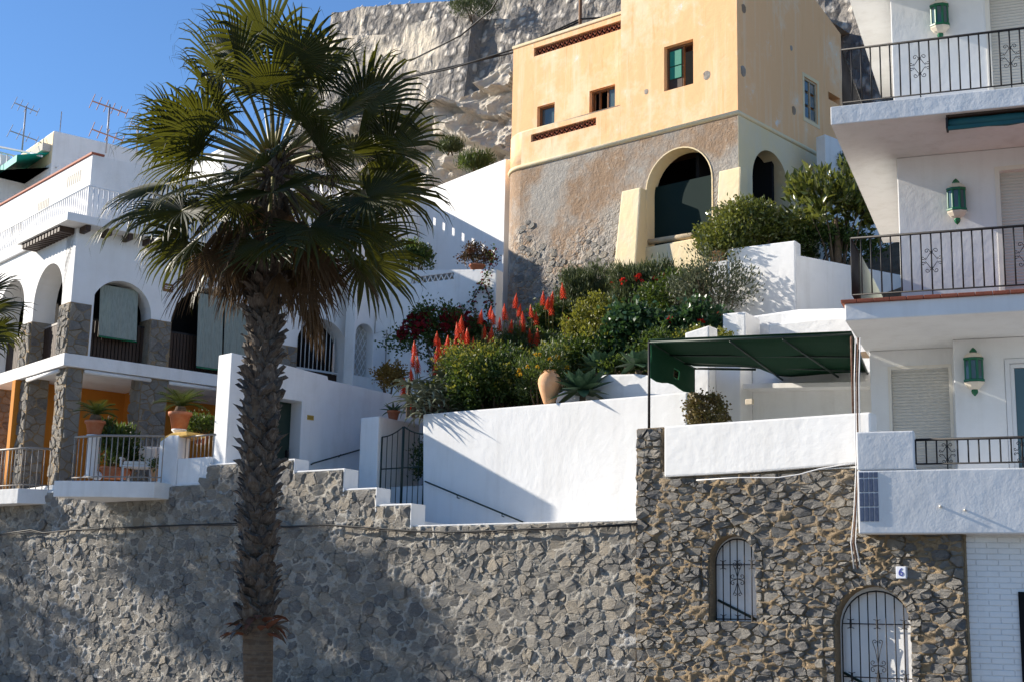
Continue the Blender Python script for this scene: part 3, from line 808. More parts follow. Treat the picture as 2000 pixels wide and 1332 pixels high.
# ------------------------------------------------------------------ green shade roof over the terrace
zp = at(1268, 664, 22.65).z
FL, FR = at(1268, 664, 22.65), at(1663, 648, 20.9)
pg = [FL, FR, atz(1700, 690, FR.z), atz(1700, 738, FR.z), atz(1540, 742, lerp(zp, FR.z, .7)), atz(1476, 717, lerp(zp, FR.z, .5)), atz(1355, 715, zp)]
sh = thing('shade_roof', 'dark green shade net roof on thin posts with hanging side flap over terrace', 'awning', WORLD, (FL.x, FL.y, zB))
def sag(p, q, w): return 0
top = MB(); nn = 12
L0, L1 = FL, pg[6]; R0_, R1_ = FR, pg[3]
vs = []
for j in range(7):
    t = j / 6
    for i in range(nn + 1):
        s_ = i / nn
        a = lerp(FL, FR, s_)
        back = lerp(pg[6], pg[5], s_ / .4) if s_ < .4 else (lerp(pg[5], pg[4], (s_ - .4) / .15) if s_ < .55 else lerp(pg[4], pg[3], (s_ - .55) / .45))
        p = lerp(a, back, t); wob = .03 * math.sin(s_ * 9) * (t * (1 - t) * 4) - .045 * (t * (1 - t) * 4)
        vs.append(p + Vector((0, 0, wob)))
W_ = nn + 1
fs = [(j * W_ + i, j * W_ + i + 1, (j + 1) * W_ + i + 1, (j + 1) * W_ + i) for j in range(6) for i in range(nn)]
m0 = len(vs); vs2 = vs + [p + Vector((0, 0, .012)) for p in vs]
bd = [i for i in range(W_)] + [j * W_ + nn for j in range(1, 7)] + [6 * W_ + i for i in range(nn - 1, -1, -1)] + [j * W_ for j in range(5, 0, -1)]
fs2 = fs + [tuple(q + m0 for q in reversed(f)) for f in fs] + [(bd[i], bd[(i + 1) % len(bd)], bd[(i + 1) % len(bd)] + m0, bd[i] + m0) for i in range(len(bd))]
MB().add(vs2, fs2).build('net_sheet', X['net'], sh, True)
fl_ = []
drop = [.62, .66, .6, .52]; 
q = [lerp(FL, pg[6], t) for t in (0, .33, .66, 1)]
mbf = MB()
tl, tr = lerp(FL, pg[6], .02), lerp(FL, pg[6], 1)
nd = Vector((.012, -.006, 0))
hx = .5; ptsT = [lerp(tl, tr, i / 8) for i in range(9)]
dr_ = [lerp(.62, .5, i / 8) + .03 * math.sin(i * 1.3) for i in range(9)]
vs = []
for p, d_ in zip(ptsT, dr_): vs += [p + Vector((0, 0, -.02)), p + Vector((.01, 0, -.25)), p + Vector((-.005, 0, -.4)), p + Vector((0, 0, -d_))]
fs = [(i * 4 + k, i * 4 + k + 1, i * 4 + k + 5, i * 4 + k + 4) for i in range(8) for k in range(3) if not (i == 4 and k == 1)]
n0 = len(vs); vs += [Vector(p) + nd for p in vs]; fs += [tuple(q + n0 for q in f) for f in fs]
MB().add(vs, fs).build('side_flap', X['net'], sh, True, False)
def pole(a, b, r=.022, mat='iron', nm='post'): return MB().tube([a, b], r, 8).build(nm, X[mat], sh, True)
pole((FL.x, FL.y, zB - .02), (FL.x, FL.y, FL.z - .02))
bl = pg[6]; pole((bl.x, bl.y, 3.86), (bl.x, bl.y, bl.z - .02))
br = pg[3]; pole((br.x, br.y, 3.86), (br.x, br.y, br.z - .03))
fr_ = FR; pole((FR.x, FR.y + .02, zt1 - .01), (FR.x, FR.y + .02, FR.z - .02), .02, 'pipe_rust')
dn = Vector((0, 0, -.04))
pole(FL + dn, FR + dn, .02, 'iron_green', 'beam'); pole(FL + dn, bl + dn, .02, 'iron_green', 'beam'); pole(bl + dn, pg[5] + dn, .02, 'iron_green', 'beam')
pole(FR + dn, br + dn, .02, 'iron_green', 'beam'); pole(pg[4] + dn, br + dn, .02, 'iron_green', 'beam')
for t in (.42, .75): pole(lerp(FL, bl, t) + dn * 1.6, lerp(FR, br, t) + dn * 1.6, .018, 'iron_green', 'beam')
pole(lerp(FL, FR, .42) + dn * 2, pg[4] + dn * 2, .018, 'iron_green', 'beam'); pole(lerp(FL, FR, .68) + dn * 2, lerp(pg[4], br, .72) + dn * 2, .018, 'iron_green', 'beam')
wp = thing('wooden_post', 'short pale wooden post at the end of the white wall under the flap', 'post', Cf, (Cf.x(1349, 800), .1, 3.85))
MB().box(Cf.x(1344, 800), Cf.x(1357, 800), .02, .16, 3.86, Cf.z(1350, 765)).build('post', X['wood_pale'], wp, bevel=.01)
# ------------------------------------------------------------------ apartment building at the right edge
Rf = Frame(1675, 980, 20.0, 21)
apt = thing('apartment_building', 'white apartment building with stacked balconies filling the right edge', 'building', Rf, (1.5, 1.85, 0))
def mz(p, q): return (Rf.z(*p) + Rf.z(*q)) / 2
zs2t, zs2b = mz((1622, 201), (2000, 178)), mz((1626, 238), (2000, 213))
zs1t, zs1b = mz((1642, 592), (2000, 559)), mz((1650, 628), (2000, 604))
zs0t, zs0b = mz((1676, 919), (2000, 912)), mz((1676, 1042), (2000, 1040))
XE = 5.0; WD = 1.85
xw = [Rf.x(1868, 850, WD), Rf.x(1757, 480, WD), Rf.x(1742, 100, WD)]
zs3b = zs2b + (zs2b - zs1b)
xl2, xl1, xl0 = Rf.x(1622, 215), Rf.x(1642, 605), Rf.x(1676, 1000)
def lslab(x0, z0, z1): return MB().box(x0, XE, 0, 7.0, z0, z1)
# walls floor by floor (each with its openings)
shx = [Rf.x(1955, 400, WD), Rf.x(1935, 60, WD)]
def aptwall(nm, x0, z0, z1, hole, y0=WD):
    return MB().holed(rect(x0, XE, z0, z1), [hole], y0, y0 + .3).build(nm, X['white_smooth'], apt, bevel=.015)
w0 = aptwall('wall', xw[0], zs0t - .02, zs1b - .004, rect(Rf.x(1966, 800, WD), Rf.x(1966, 800, WD) + 1.1, zs0t + .0, Rf.z(1980, 700, WD)))
w1 = aptwall('wall', xw[1], zs1t + .002, zs2b - .004, rect(shx[0], shx[0] + 1.1, zs1t + .05, Rf.z(1970, 333, WD)))
w2 = aptwall('wall', xw[2], zs2t + .002, zs3b - .004, rect(shx[1], shx[1] + 1.2, zs2t + .05, Rf.z(1960, -40, WD)))
for x0, za, zb_ in ((xw[1], zs1t + .002, zs2b - .004), (xw[2], zs2t + .002, zs3b - .004)):
    MB().box(x0 + .02, x0 + .3, WD + .302, 7.0, za, zb_).build('side_wall', X['white_smooth'], apt)
# recessed ground-floor bay with roller shutter
RD = 2.45
xr0, xr1 = Rf.x(1700, 760, RD), xw[0] + .25
s0, s1 = Rf.x(1742, 780, RD), Rf.x(1861, 780, RD); sz1 = Rf.z(1800, 719, RD)
MB().holed(rect(xr0, xr1, zs0t - .02, zs1b - .004), [rect(s0, s1 - .01, zs0t + .0, sz1)], RD, RD + .3).build('recess_wall', X['white_smooth'], apt, bevel=.01)
MB().box(xw[0] + .01, xw[0] + .29, WD + .302, RD - .003, zs0t - .02, zs1b - .004).build('return_wall', X['white_smooth'], apt)
MB().box(xr0, xr0 + .28, RD + .302, 7, zs0t - .02, zs1b - .004).build('side_wall', X['white_smooth'], apt)
def roller(x0, x1, z0, z1, y, pitch=.05):
    sh_ = MB().box(x0 + .002, x1 - .002, y + .03, y + .05, z0, z1).build('roller_shutter', X['shutter'], apt)
    slat = MB().prism([(0, 0), (0, 0)], 0, 0) if False else None
    n = int((z1 - z0) / pitch)
    prof = [(0, 0), (-.012, .3), (-.014, .6), (-.004, .92), (0, .95)]
    sm = MB(); vs = []
    for dx in (x0 + .003, x1 - .003):
        for yy, t in prof: vs.append((dx, y + .03 + yy, t * pitch))
    k = len(prof); sm.add(vs, [(i, i + 1, k + i + 1, k + i) for i in range(k - 1)] + [tuple(range(k)), tuple(range(2 * k - 1, k - 1, -1))])
    me = sm.mesh('slat', X['shutter'], (off_of(apt)[0], off_of(apt)[1], 0))
    for i in range(n): link('slat', me, sh_, (0, 0, z0 + i * pitch - off_of(apt)[2]))
    return sh_
roller(s0, s1 - .01, zs0t, sz1, RD + .05)
roller(shx[0], shx[0] + 1.1, zs1t + .05, Rf.z(1970, 333, WD), WD + .1)
roller(shx[1], shx[1] + 1.2, zs2t + .05, Rf.z(1960, -40, WD), WD + .1)
def frame_around(x0, x1, z0, z1, y0, y1, t, mat, nm, par=None):
    mb = MB().box(x0, x0 + t, y0, y1, z0, z1 - t).box(x1 - t, x1, y0, y1, z0, z1 - t).box(x0, x1, y0, y1, z1 - t + .001, z1)
    return mb.build(nm, X[mat], par or apt, fix=True)
frame_around(s0 - .05, s1 + .0, zs0t, sz1 + .05, RD - .012, RD + .05, .05, 'cream_soffit', 'shutter_frame')
frame_around(shx[0] - .07, shx[0] + 1.17, zs1t + .05, Rf.z(1970, 333, WD) + .07, WD - .012, WD + .08, .07, 'cream_soffit', 'shutter_frame')
frame_around(shx[1] - .07, shx[1] + 1.27, zs2t + .05, Rf.z(1960, -40, WD) + .07, WD - .012, WD + .08, .07, 'cream_soffit', 'shutter_frame')
gx = Rf.x(1966, 800, WD)
wf = frame_around(gx + .003, gx + 1.09, zs0t, Rf.z(1980, 700, WD) - .004, WD - .01, WD + .1, .07, 'white_metal', 'glass_door')
frame_around(gx + .075, gx + 1.01, zs0t, Rf.z(1980, 700, WD) - .08, WD + .02, WD + .09, .06, 'white_metal', 'sash', wf)
MB().box(gx + .138, gx + .95, WD + .05, WD + .06, zs0t + .01, Rf.z(1980, 700, WD) - .145).build('pane', X['glass'], wf)
MB().box(gx - .3, gx + 1.4, WD + .5, WD + .52, zs0t, zs1b - .01).build('curtain', X['grey_room'], apt)
# slabs
lslab(xl2, zs2b, zs2t).build('balcony_slab', X['white'], apt, bevel=.012)
o = MB().box(xl1 + .05, XE, .05, 7.0, zs1b, zs1t - .05).build('balcony_slab', X['white_rough'], apt, bevel=.02)
n = 22
for i in range(n):                          # red tile edge of the first-floor balcony
    a, b = lerp(xl1, XE, i / n), lerp(xl1, XE, (i + 1) / n)
    MB().box(a + .003, b - .003, -.0, .25, zs1t - .049, zs1t).build('edge_tile', X['red_tile'], o, bevel=.008)
for i in range(20): MB().box(xl1, xl1 + .25, .252 + i * .3, .547 + i * .3, zs1t - .049, zs1t).build('edge_tile', X['red_tile'], o, bevel=.008)
MB().box(xl1 + .25, XE, .25, 7.0, zs1t - .049, zs1t - .005).build('floor', X['red_tile'], o)
lslab(xl2 + .05, zs3b, zs3b + .3).build('balcony_slab', X['white'], apt, bevel=.012)
o = MB().prism([(xl0, zs0b), (XE, zs0b), (XE, zs0t), (xl0, zs0t)], 0, .25).build('ground_parapet', X['white_rough'], apt, bevel=.02)
MB().box(xl0 + .02, XE, .26, 7, zs0t - .25, zs0t - .03).build('floor_slab', X['white'], apt)
MB().box(xl0 + .02, XE, .26, 2.0, zs0b + .02, zs0b + .25).build('under_slab', X['white'], apt)
xb1 = Rf.x(1786, 880)
MB().prism([(xl0, zs0t + .006), (xb1, zs0t + .006), (xb1, Rf.z(1784, 840)), (xl0, Rf.z(1676, 843))], .0, .25).build('parapet_block', X['white_rough'], apt, bevel=.02)
tx0, tx1 = Rf.x(1678, 970), Rf.x(1716, 970); tz0, tz1 = Rf.z(1695, 1018), Rf.z(1695, 921)
tile_rows = [(tz0, lerp(tz0, tz1, .29)), (lerp(tz0, tz1, .30), lerp(tz0, tz1, .58)), (lerp(tz0, tz1, .59), lerp(tz0, tz1, .87)), (lerp(tz0, tz1, .88), tz1)]
for a, b in tile_rows:
    for i in range(4):
        x = lerp(tx0, tx1, i / 4); MB().box(x + .004, lerp(tx0, tx1, (i + 1) / 4) - .004, -.012, .02, a + .004, b - .003).build('vent_tile', X['blue_tile'], o, bevel=.008)
for u, v, r in ((1837, 988, .018), (1885, 995, .016)):
    x, z = Rf.px(u, v); MB().tube([(x, .05, z), (x, -.04, z - .005)], r, 10).build('drain_spout', X['white_glaze'], o, True)
# railings
def scroll(mb, x, z, y, k=1.0):
    for sg in (-1, 1):
        for sz in (-1, 1):
            mb.tube([(x + sg * .012, y, z + sz * .125 * k)] + spiral(x + sg * .062 * k, z + sz * .145 * k, .036 * k, math.pi if sg > 0 else 0, 1.1, y, 12, -sg * sz), .005, 5)
            mb.tube([(x + sg * .012, y, z + sz * .12 * k), (x + sg * .05 * k, y, z + sz * .06 * k), (x + sg * .085 * k, y, z + sz * .012)] + spiral(x + sg * .118 * k, z + sz * .045 * k, .03 * k, math.pi if sg > 0 else 0, 1.0, y, 10, sg * sz), .005, 5)
    for sz in (-1, 1): mb.tube([(x, y, z + sz * .14 * k), (x, y, z + sz * .1 * k)], .016, 6)
def railing(x0, x1, yf, zb, zt, yside, orn, zorn, first=.0, k=1.0):
    off = off_of(apt)
    top = MB().tube([(x0, yf, zt), (x1, yf, zt)], .02, 6).tube([(x0, yf, zb + .09), (x1, yf, zb + .09)], .012, 6)
    if yside: top.tube([(x0, yf, zt), (x0, yside, zt)], .016, 6).tube([(x0, yf, zb + .09), (x0, yside, zb + .09)], .009, 6)
    rl = top.build('railing', X['iron'], apt, True)
    me = MB().tube([(0, 0, zb + .09 - off[2]), (0, 0, zt - off[2])], .0115, 6).mesh('baluster', X['iron'], (0, 0, 0), True)
    n = int((x1 - x0) / .142)
    for i in range(n + 1): link('baluster', me, rl, (x0 + i * .142 - off[0], yf - off[1], 0))
    for i in orn:
        mb = MB(); scroll(mb, x0 + i * .142, zorn, yf, k); mb.tube([(x0 + i * .142, yf, zb), (x0 + i * .142, yf, zb + .1)], .009, 6); mb.build('scroll', X['iron'], rl)
    if yside:
        m_ = int((yside - yf) / .142)
        for i in range(1, m_ + 1): link('baluster', me, rl, (x0 - off[0], yf + i * .142 - off[1], 0))
        for j in (6, 16):
            mb = MB(); scroll(mb, 0, zorn, 0, k); mb.v = [(x0, yf + j * .142 + q[0], q[2]) for q in mb.v]; mb.build('scroll', X['iron'], rl)
zr2 = mz((1645, 86), (2000, 56)); zr1 = mz((1665, 466), (2000, 433)); zr0 = mz((1786, 856), (2000, 852))
railing(Rf.x(1646, 190, .12), XE - .05, .12, zs2t, zr2, 4.2, (8, 17, 26), lerp(zs2t, zr2, .57))
railing(Rf.x(1665, 580, .12), XE - .05, .12, zs1t, zr1, 4.2, (8, 17, 26), lerp(zs1t, zr1, .56))
railing(xb1 + .01, XE - .05, .1, zs0t, zr0, 0, (3, 10, 17), lerp(zs0t, zr0, .5) + .02, k=.78)
# green canvas screen on the side railing of the middle balcony
xs_ = Rf.x(1665, 580, .12) + .03
MB().prism([(0, 0)], 0, 0) if False else None
MB().add([(xs_, .9, zs1t + .02), (xs_, 4.0, zs1t + .02), (xs_, 4.0, zr1 - .03), (xs_, .9, zr1 - .03), (xs_ + .01, .9, zs1t + .02), (xs_ + .01, 4.0, zs1t + .02), (xs_ + .01, 4.0, zr1 - .03), (xs_ + .01, .9, zr1 - .03)],
         [(0, 1, 2, 3), (4, 7, 6, 5), (0, 4, 5, 1), (1, 5, 6, 2), (2, 6, 7, 3), (3, 7, 4, 0)]).build('screen_cloth', X['blind'], apt)
# rolled awning under the upper balcony
ax0 = Rf.x(1850, 232)
aw = thing('rolled_awning', 'rolled dark teal awning under the upper balcony edge', 'awning', Rf, (ax0 + 1, .18, zs2b - .2))
MB().tube([(ax0 + (XE - .3 - ax0) * i / 12, .2 + .008 * math.sin(i * 2.1), zs2b - .115 + .006 * math.sin(i * 1.7)) for i in range(13)], [.085 + .008 * math.sin(i * 2.7) for i in range(13)], 12).build('canvas_roll', X['awning_roll'], aw, True)
MB().box(ax0 - .02, XE - .3, .08, .3, zs2b - .035, zs2b - .004).build('housing', X['wood_dark'], aw)
MB().box(ax0 - .03, ax0, .1, .3, zs2b - .2, zs2b - .036).build('end_plate', X['iron'], aw)
MB().prism([(ax0, zs2b - .225), (XE - .3, zs2b - .225), (XE - .3, zs2b - .17), (ax0, zs2b - .17)], .1, .115).build('valance', X['awning_roll'], aw)
# wall lanterns
def lantern(u, v, z_hint, label):
    x, z = Rf.px(u, v, WD - .12)
    t = thing('wall_lantern', label, 'lantern', Rf, (x, WD, z), 'green glazed wall lanterns of the apartment building')
    c = (x, WD - .115, z); n = 8; r = .155
    hexa = lambda rr, zz: [(x + rr * math.cos(math.pi / 8 + 2 * math.pi * k / n), WD - .115 + rr * math.sin(math.pi / 8 + 2 * math.pi * k / n) * .72, z + zz) for k in range(n)]
    def loft(prof, nm, mat):
        vs = []; 
        for rr, zz in prof: vs += hexa(rr, zz)
        m_ = len(prof); fs = [(i * n + k, i * n + (k + 1) % n, (i + 1) * n + (k + 1) % n, (i + 1) * n + k) for i in range(m_ - 1) for k in range(n)] + [tuple(range(n - 1, -1, -1)), tuple(range((m_ - 1) * n, m_ * n))]
        return MB().add(vs, fs).build(nm, X[mat], t)
    loft([(.15, .145), (.16, .16), (.16, .18), (.14, .185)], 'upper_rim', 'green_glaze')
    loft([(.155, .186), (.13, .225), (.08, .26), (.06, .265)], 'cap', 'white_glaze')
    loft([(.055, .266), (.06, .285), (.035, .32), (.008, .345)], 'finial', 'green_glaze')
    loft([(.14, -.19), (.165, -.18), (.165, -.155), (.15, -.145)], 'lower_rim', 'green_glaze')
    loft([(.05, -.30), (.1, -.27), (.15, -.215), (.16, -.191)], 'bowl', 'white_glaze')
    loft([(.008, -.40), (.045, -.36), (.055, -.325), (.045, -.301)], 'drop', 'green_glaze')
    a, b = hexa(.15, -.144), hexa(.15, .144)
    for k in range(n):
        k2 = (k + 1) % n
        ax_, bx_ = Vector(a[k]), Vector(a[k2]); tx_ = (bx_ - ax_); 
        for f0, f1 in ((0, .17), (.83, 1)):
            p0, p1 = ax_ + tx_ * f0, ax_ + tx_ * f1; up = Vector((0, 0, .288)); inn = (Vector((x, WD - .115, z)) - (p0 + p1) / 2); inn.z = 0; inn = inn.normalized() * .02
            MB().add([p0, p1, p1 + up, p0 + up, p0 + inn, p1 + inn, p1 + up + inn, p0 + up + inn], [(0, 1, 2, 3), (4, 7, 6, 5), (0, 4, 5, 1), (1, 5, 6, 2), (2, 6, 7, 3), (3, 7, 4, 0)]).build('upright', X['green_glaze'], t)
        p0, p1 = ax_ + tx_ * .17, ax_ + tx_ * .83; inn = (Vector((x, WD - .115, z)) - (p0 + p1) / 2); inn.z = 0; inn = inn.normalized() * .012; up = Vector((0, 0, .284)); e = Vector((0, 0, .002))
        MB().add([p0 + inn + e, p1 + inn + e, p1 + up + inn, p0 + up + inn], [(0, 1, 2, 3)]).build('pane', X['glass'], t)
    MB().box(x - .03, x + .03, WD - .02, WD + .004, z - .1, z + .1).build('bracket', X['green_glaze'], t)
lantern(1835, 32, 0, 'green and white glazed wall lantern above the topmost balcony railing')
lantern(1868, 391, 0, 'green and white glazed wall lantern between the two iron balcony railings')
lantern(1902, 722, 0, 'green and white glazed wall lantern beside the closed ground-floor roller shutter')
# cable bundle and rusty pipe between parapet and building
cb_ = thing('hanging_cables', 'white and brown cable bundle hanging down the corner of the rubble wall', 'cable', A, (A.x(1660, 1000), -.2, 2.2))
for k, (du, m_) in enumerate(((0, 'white_metal'), (5, 'pipe_rust'), (9, 'white_metal'))):
    pts = [(1671 + du, 660), (1669 + du, 740), (1670 + du, 830), (1672 + du, 910), (1668 + du * .6, 1000), (1662 + du, 1060), (1668 + du * 1.5, 1110)]
    MB().tube([(A.x(u, v, -.19), -.19, A.z(u, v, -.19)) for u, v in pts], .009 if k != 1 else .014, 6).build('cable', X[m_], cb_, True)
cc = thing('wall_cable', 'thin pale cable sagging under the white terrace parapet', 'cable', A, (A.x(1500, 930), -.16, zmid))
MB().tube([(A.x(u, v, -.16), -.16, A.z(u, v, -.16)) for u, v in ((1360, 937), (1440, 932), (1520, 932), (1560, 926), (1600, 915), (1640, 908), (1672, 904))], .009, 6).build('cable', X['white_metal'], cc, True)
kc = thing('long_cable', 'long dark cable running level along the stone retaining wall', 'cable', A, (A.x(700, 1026), -.13, 3.2))
pts = [(-40, 1048), (60, 1034), (85, 1040), (140, 1034), (235, 1030), (300, 1027), (380, 1024), (470, 1021), (560, 1028), (640, 1024), (720, 1030), (800, 1036), (870, 1039), (960, 1036), (1040, 1032), (1120, 1030), (1245, 1022)]
MB().tube([(A.x(u, v, -.12), -.12, A.z(u, v, -.12)) for u, v in pts], .016, 6).build('cable', X['cable'], kc, True)
MB().tube([(A.x(u, v, -.12), -.12, A.z(u, v, -.12) - .02 - .02 * math.sin(i * 2)) for i, (u, v) in enumerate(pts)], .008, 6).build('cable', X['cable'], kc, True)
# ------------------------------------------------------------------ hillside behind everything
hs = MB(); nx, ny = 40, 30; vs = []; fs = []
for j in range(ny + 1):
    for i in range(nx + 1):
        x, y = lerp(-45, 45, i / nx), lerp(11.5, 70, (j / ny) ** 1.3)
        z = (6.2 if x < -2 else lerp(6.2, 9.4, min(1, (x + 2) / 3))) + max(0, y - 13) * .42 + .5 * mnoise.noise((x * .2, y * .2, 3))
        if x < -2: z = min(z, 6 + max(0, y - 14) * .5)
        vs.append((x, y, min(z, 20)))
for j in range(ny):
    for i in range(nx): fs.append((j * (nx + 1) + i, j * (nx + 1) + i + 1, (j + 1) * (nx + 1) + i + 1, (j + 1) * (nx + 1) + i))
o = hs.add(vs, fs).build('hillside', X['soil'], None, True); o.location = Cf.w(0, 0, 0); o.rotation_euler = (0, 0, -Cf.th); setp(o, 'earth slope of the castle hill', kind='structure')

# ------------------------------------------------------------------ white house with arches (left)
H = Frame(130, 690, 31.3, -40); HL = Frame(130, 690, 31.3, 50)
hx = lambda p: H.loc(HL.w(*p))
house = thing('arcaded_house', 'white house with arched gallery, stone pillars and roof terrace behind the palm', 'house', H, (3, 0, 4.3))
zsl1 = H.z(130, 690); zsl0 = zsl1 - .29; zco = H.z(140, 437, -.0) - .06; zfl = 4.42
xR = H.x(694, 650)
rngH = random.Random(11)
def aopen(fr, u0, u1, vref, crown, z0, d=0):
    x0, x1 = fr.x(u0, vref, d), fr.x(u1, vref, d); zc_ = fr.z(*crown, d); r = min((x1 - x0) / 2, .95 * (zc_ - z0))
    rise = min((x1 - x0) / 2, zc_ - z0 - .6); return (x0, x1, z0, zc_ - rise, rise)
a1 = aopen(H, 173, 293, 650, (236, 549), zsl1 + .004); a2 = aopen(H, 331, 488, 660, (405, 562), zsl1 + .004); a3 = aopen(H, 579, 677, 680, (628, 623), zsl1 + .004)
ho = [arch(a[0], a[1], a[2], a[3], 18, a[4]) for a in (a1, a2, a3)]
MB().holed(rect(0, xR, zsl1 + .001, zco), ho, 0, .55).build('front_wall', X['white_smooth'], house, bevel=.012)
b1 = (-2.25, -.55, zsl1 + .004, HL.z(110, 511) - .85, .85); b2 = (-4.6, -2.85, zsl1 + .004, HL.z(110, 511) - .87, .87)
mb = MB().holed(rect(-9, -.003, zsl1 + .001, zco), [arch(b[0], b[1], b[2], b[3], 16, b[4]) for b in (b1, b2)], 0, .55)
mb.v = [hx(p) for p in mb.v]; mb.build('side_wall', X['white_smooth'], house)
# near-black sheets: shade of the rooms behind the gallery, put into the colour
MB().box(.6, xR - .1, .9, 1.0, zsl1, zco - .05).build('gallery_gloom', X['dark_room'], house)
mb = MB().box(-8, -.6, .75, .8, zsl1, zco - .05); mb.v = [hx(p) for p in mb.v]; mb.build('gallery_gloom', X['dark_room'], house)
# gallery railings, blinds, grille
for k, a in enumerate((a1, a2)):
    rl = MB().box(a[0], a[1], .3, .34, zsl1 + .92, zsl1 + .96).build('gallery_railing', X['iron'], house)
    n = int((a[1] - a[0]) / .085); me = MB().box(-.034, .034, .31, .33, zsl1 + .03 - 4.3, zsl1 + .92 - 4.3).mesh('slat', X['wood_dark'], (0, 0, 0))
    for i in range(n): link('slat', me, rl, (lerp(a[0], a[1], (i + .5) / n) - 3, 0, 0))
for b in (b1, b2):
    mb = MB().box(b[0], b[1], .3, .35, zsl1 + .92, zsl1 + .97); mb.v = [hx(p) for p in mb.v]; rl = mb.build('gallery_railing', X['rail_grey'], house)
    n = 16
    for i in range(n):
        mb = MB().box(lerp(b[0], b[1], i / n) + .006, lerp(b[0], b[1], (i + 1) / n) - .006, .31, .33, zsl1 + .01, zsl1 + .92); mb.v = [hx(p) for p in mb.v]; mb.build('slat', X['wood_dark'], rl)
def blind(u0, v0, u1, v1, d, nm='blind'):
    x0, x1 = H.x(u0, v0, d), H.x(u1, v0, d); z1, z0 = H.z((u0 + u1) / 2, v0, d), H.z((u0 + u1) / 2, v1, d)
    n = 10; vs = []; 
    for i in range(n + 1):
        x = lerp(x0, x1, i / n)
        for t in (0, .5, 1): vs.append((x, d + .02 * math.sin(i * 2.4) * .4 - .12 * t, lerp(z1, z0, t)))
    fs = [(i * 3 + k, i * 3 + k + 1, i * 3 + k + 4, i * 3 + k + 3) for i in range(n) for k in range(2)]
    m0 = len(vs); vs += [(x, y + .012, z) for x, y, z in vs]; fs += [tuple(q + m0 for q in f) for f in fs]
    b_ = MB().add(vs, fs).build(nm, X['blind'], house, False, False)
    MB().tube([(x0, d - .12, z0), (x1, d - .12, z0)], .025, 8).build('bottom_bar', X['green_glaze'], b_, True)
blind(196, 562, 270, 665, .22); blind(388, 577, 437, 722, .1); blind(440, 585, 486, 726, .1)
gl = MB().box(a3[0], a3[1], .38, .42, a3[3] - .55, a3[3] - .5).build('arch_grille', X['white_metal'], house)
cx_ = (a3[0] + a3[1]) / 2; r_ = (a3[1] - a3[0]) / 2
for i in range(1, 12):
    x = lerp(a3[0], a3[1], i / 12); zt = a3[3] + a3[4] * math.sqrt(max(0, 1 - ((x - cx_) / r_) ** 2))
    MB().tube([(x, .4, a3[3] - .52), (x, .4, zt)], .014, 6).build('bar', X['white_metal'], gl, True)
MB().box(a3[0], a3[1], .42, .46, zsl1, a3[3] - .56).build('shutter_panel', X['wood_dark'], house)
# stone pillars of both floors
def pillar(x0, x1, y0, y1, z0, z1, seed, left=True):
    r = random.Random(seed)
    pt = MB().box(x0, x1, y0, y1, z0, z1).build('stone_pillar', X['mortar_tan'], house)
    ps = [clip(clip(clip(clip(p, x1 - .008, 0, 1, 0), x0 + .008, 0, -1, 0), 0, z1 - .01, 0, 1), 0, z0 + .01, 0, -1) for c, p in cells(x0, x1, z0, z1, .2, .17, r, lambda x, z: x0 + .03 < x < x1 - .03 and z0 + .03 < z < z1 - .03, .05)]
    lay_stones(ps, pt, y0, (.012, .03), .016, r, 60, lambda x, z: .0)
    if left:
        ps = [clip(clip(clip(clip(p, -y0 - .008, 0, 1, 0), -y1 + .008, 0, -1, 0), 0, z1 - .01, 0, 1), 0, z0 + .01, 0, -1) for c, p in cells(-y1, -y0, z0, z1, .2, .17, r, lambda x, z: -y1 + .03 < x < -y0 - .03 and z0 + .03 < z < z1 - .03, .05)]
        lay_stones(ps, pt, 0, (.015, .035), .018, r, 60, lambda x, z: .15, xf=lambda q: (x0 + q[1], -q[0], q[2]))
zsp = a1[3] - .05
pillar(-.02, a1[0] + .015, -.02, .56, zsl1 + .002, H.z(150, 592), 1)
pillar(a1[1] - .015, a2[0] + .015, -.02, .56, zsl1 + .002, H.z(310, 626), 2, False)
pillar(a2[1] - .015, a3[0] + .015, -.02, .56, zsl1 + .002, H.z(310, 626) - .1, 3, False)
pillar(.06, H.x(158, 800), .04, .6, zfl, zsl0 - .001, 4)
pillar(H.x(273, 800), H.x(326, 800), .04, .55, zfl, zsl0 - .001, 5)
mb_l = [(-2.62, -2.2), (-5.1, -4.65)]
def pillarL(xa, xb, z0, z1, seed, y0, y1):
    r = random.Random(seed); q0 = hx((xa, y0, 0)); 
    mb = MB().box(xa, xb, y0, y1, z0, z1); mb.v = [hx(p) for p in mb.v]; pt = mb.build('stone_pillar', X['mortar_tan'], house)
    for (A0, A1, f) in ((xa, xb, lambda q: hx((q[0], y0 + q[1], q[2]))), (y0, y1, lambda q: hx((xb - q[1], q[0], q[2])))):
        ps = [clip(clip(clip(clip(p, A1 - .008, 0, 1, 0), A0 + .008, 0, -1, 0), 0, z1 - .01, 0, 1), 0, z0 + .01, 0, -1) for c, p in cells(A0, A1, z0, z1, .2, .17, r, lambda x, z: A0 + .03 < x < A1 - .03 and z0 + .03 < z < z1 - .03, .05)]
        lay_stones(ps, pt, 0, (.015, .035), .018, r, 60, lambda x, z: -.1, xf=f)
pillarL(-2.87, -2.23, zsl1 + .002, H.z(150, 592) - .12, 21, -.02, .57)
pillarL(-.57, -.08, zsl1 + .002, H.z(150, 592) - .001, 22, -.025, .57)
pillarL(-2.75, -2.25, zfl, zsl0 - .001, 23, .05, .55)
pillarL(-4.95, -4.45, zfl, zsl0 - .001, 24, .05, .55)
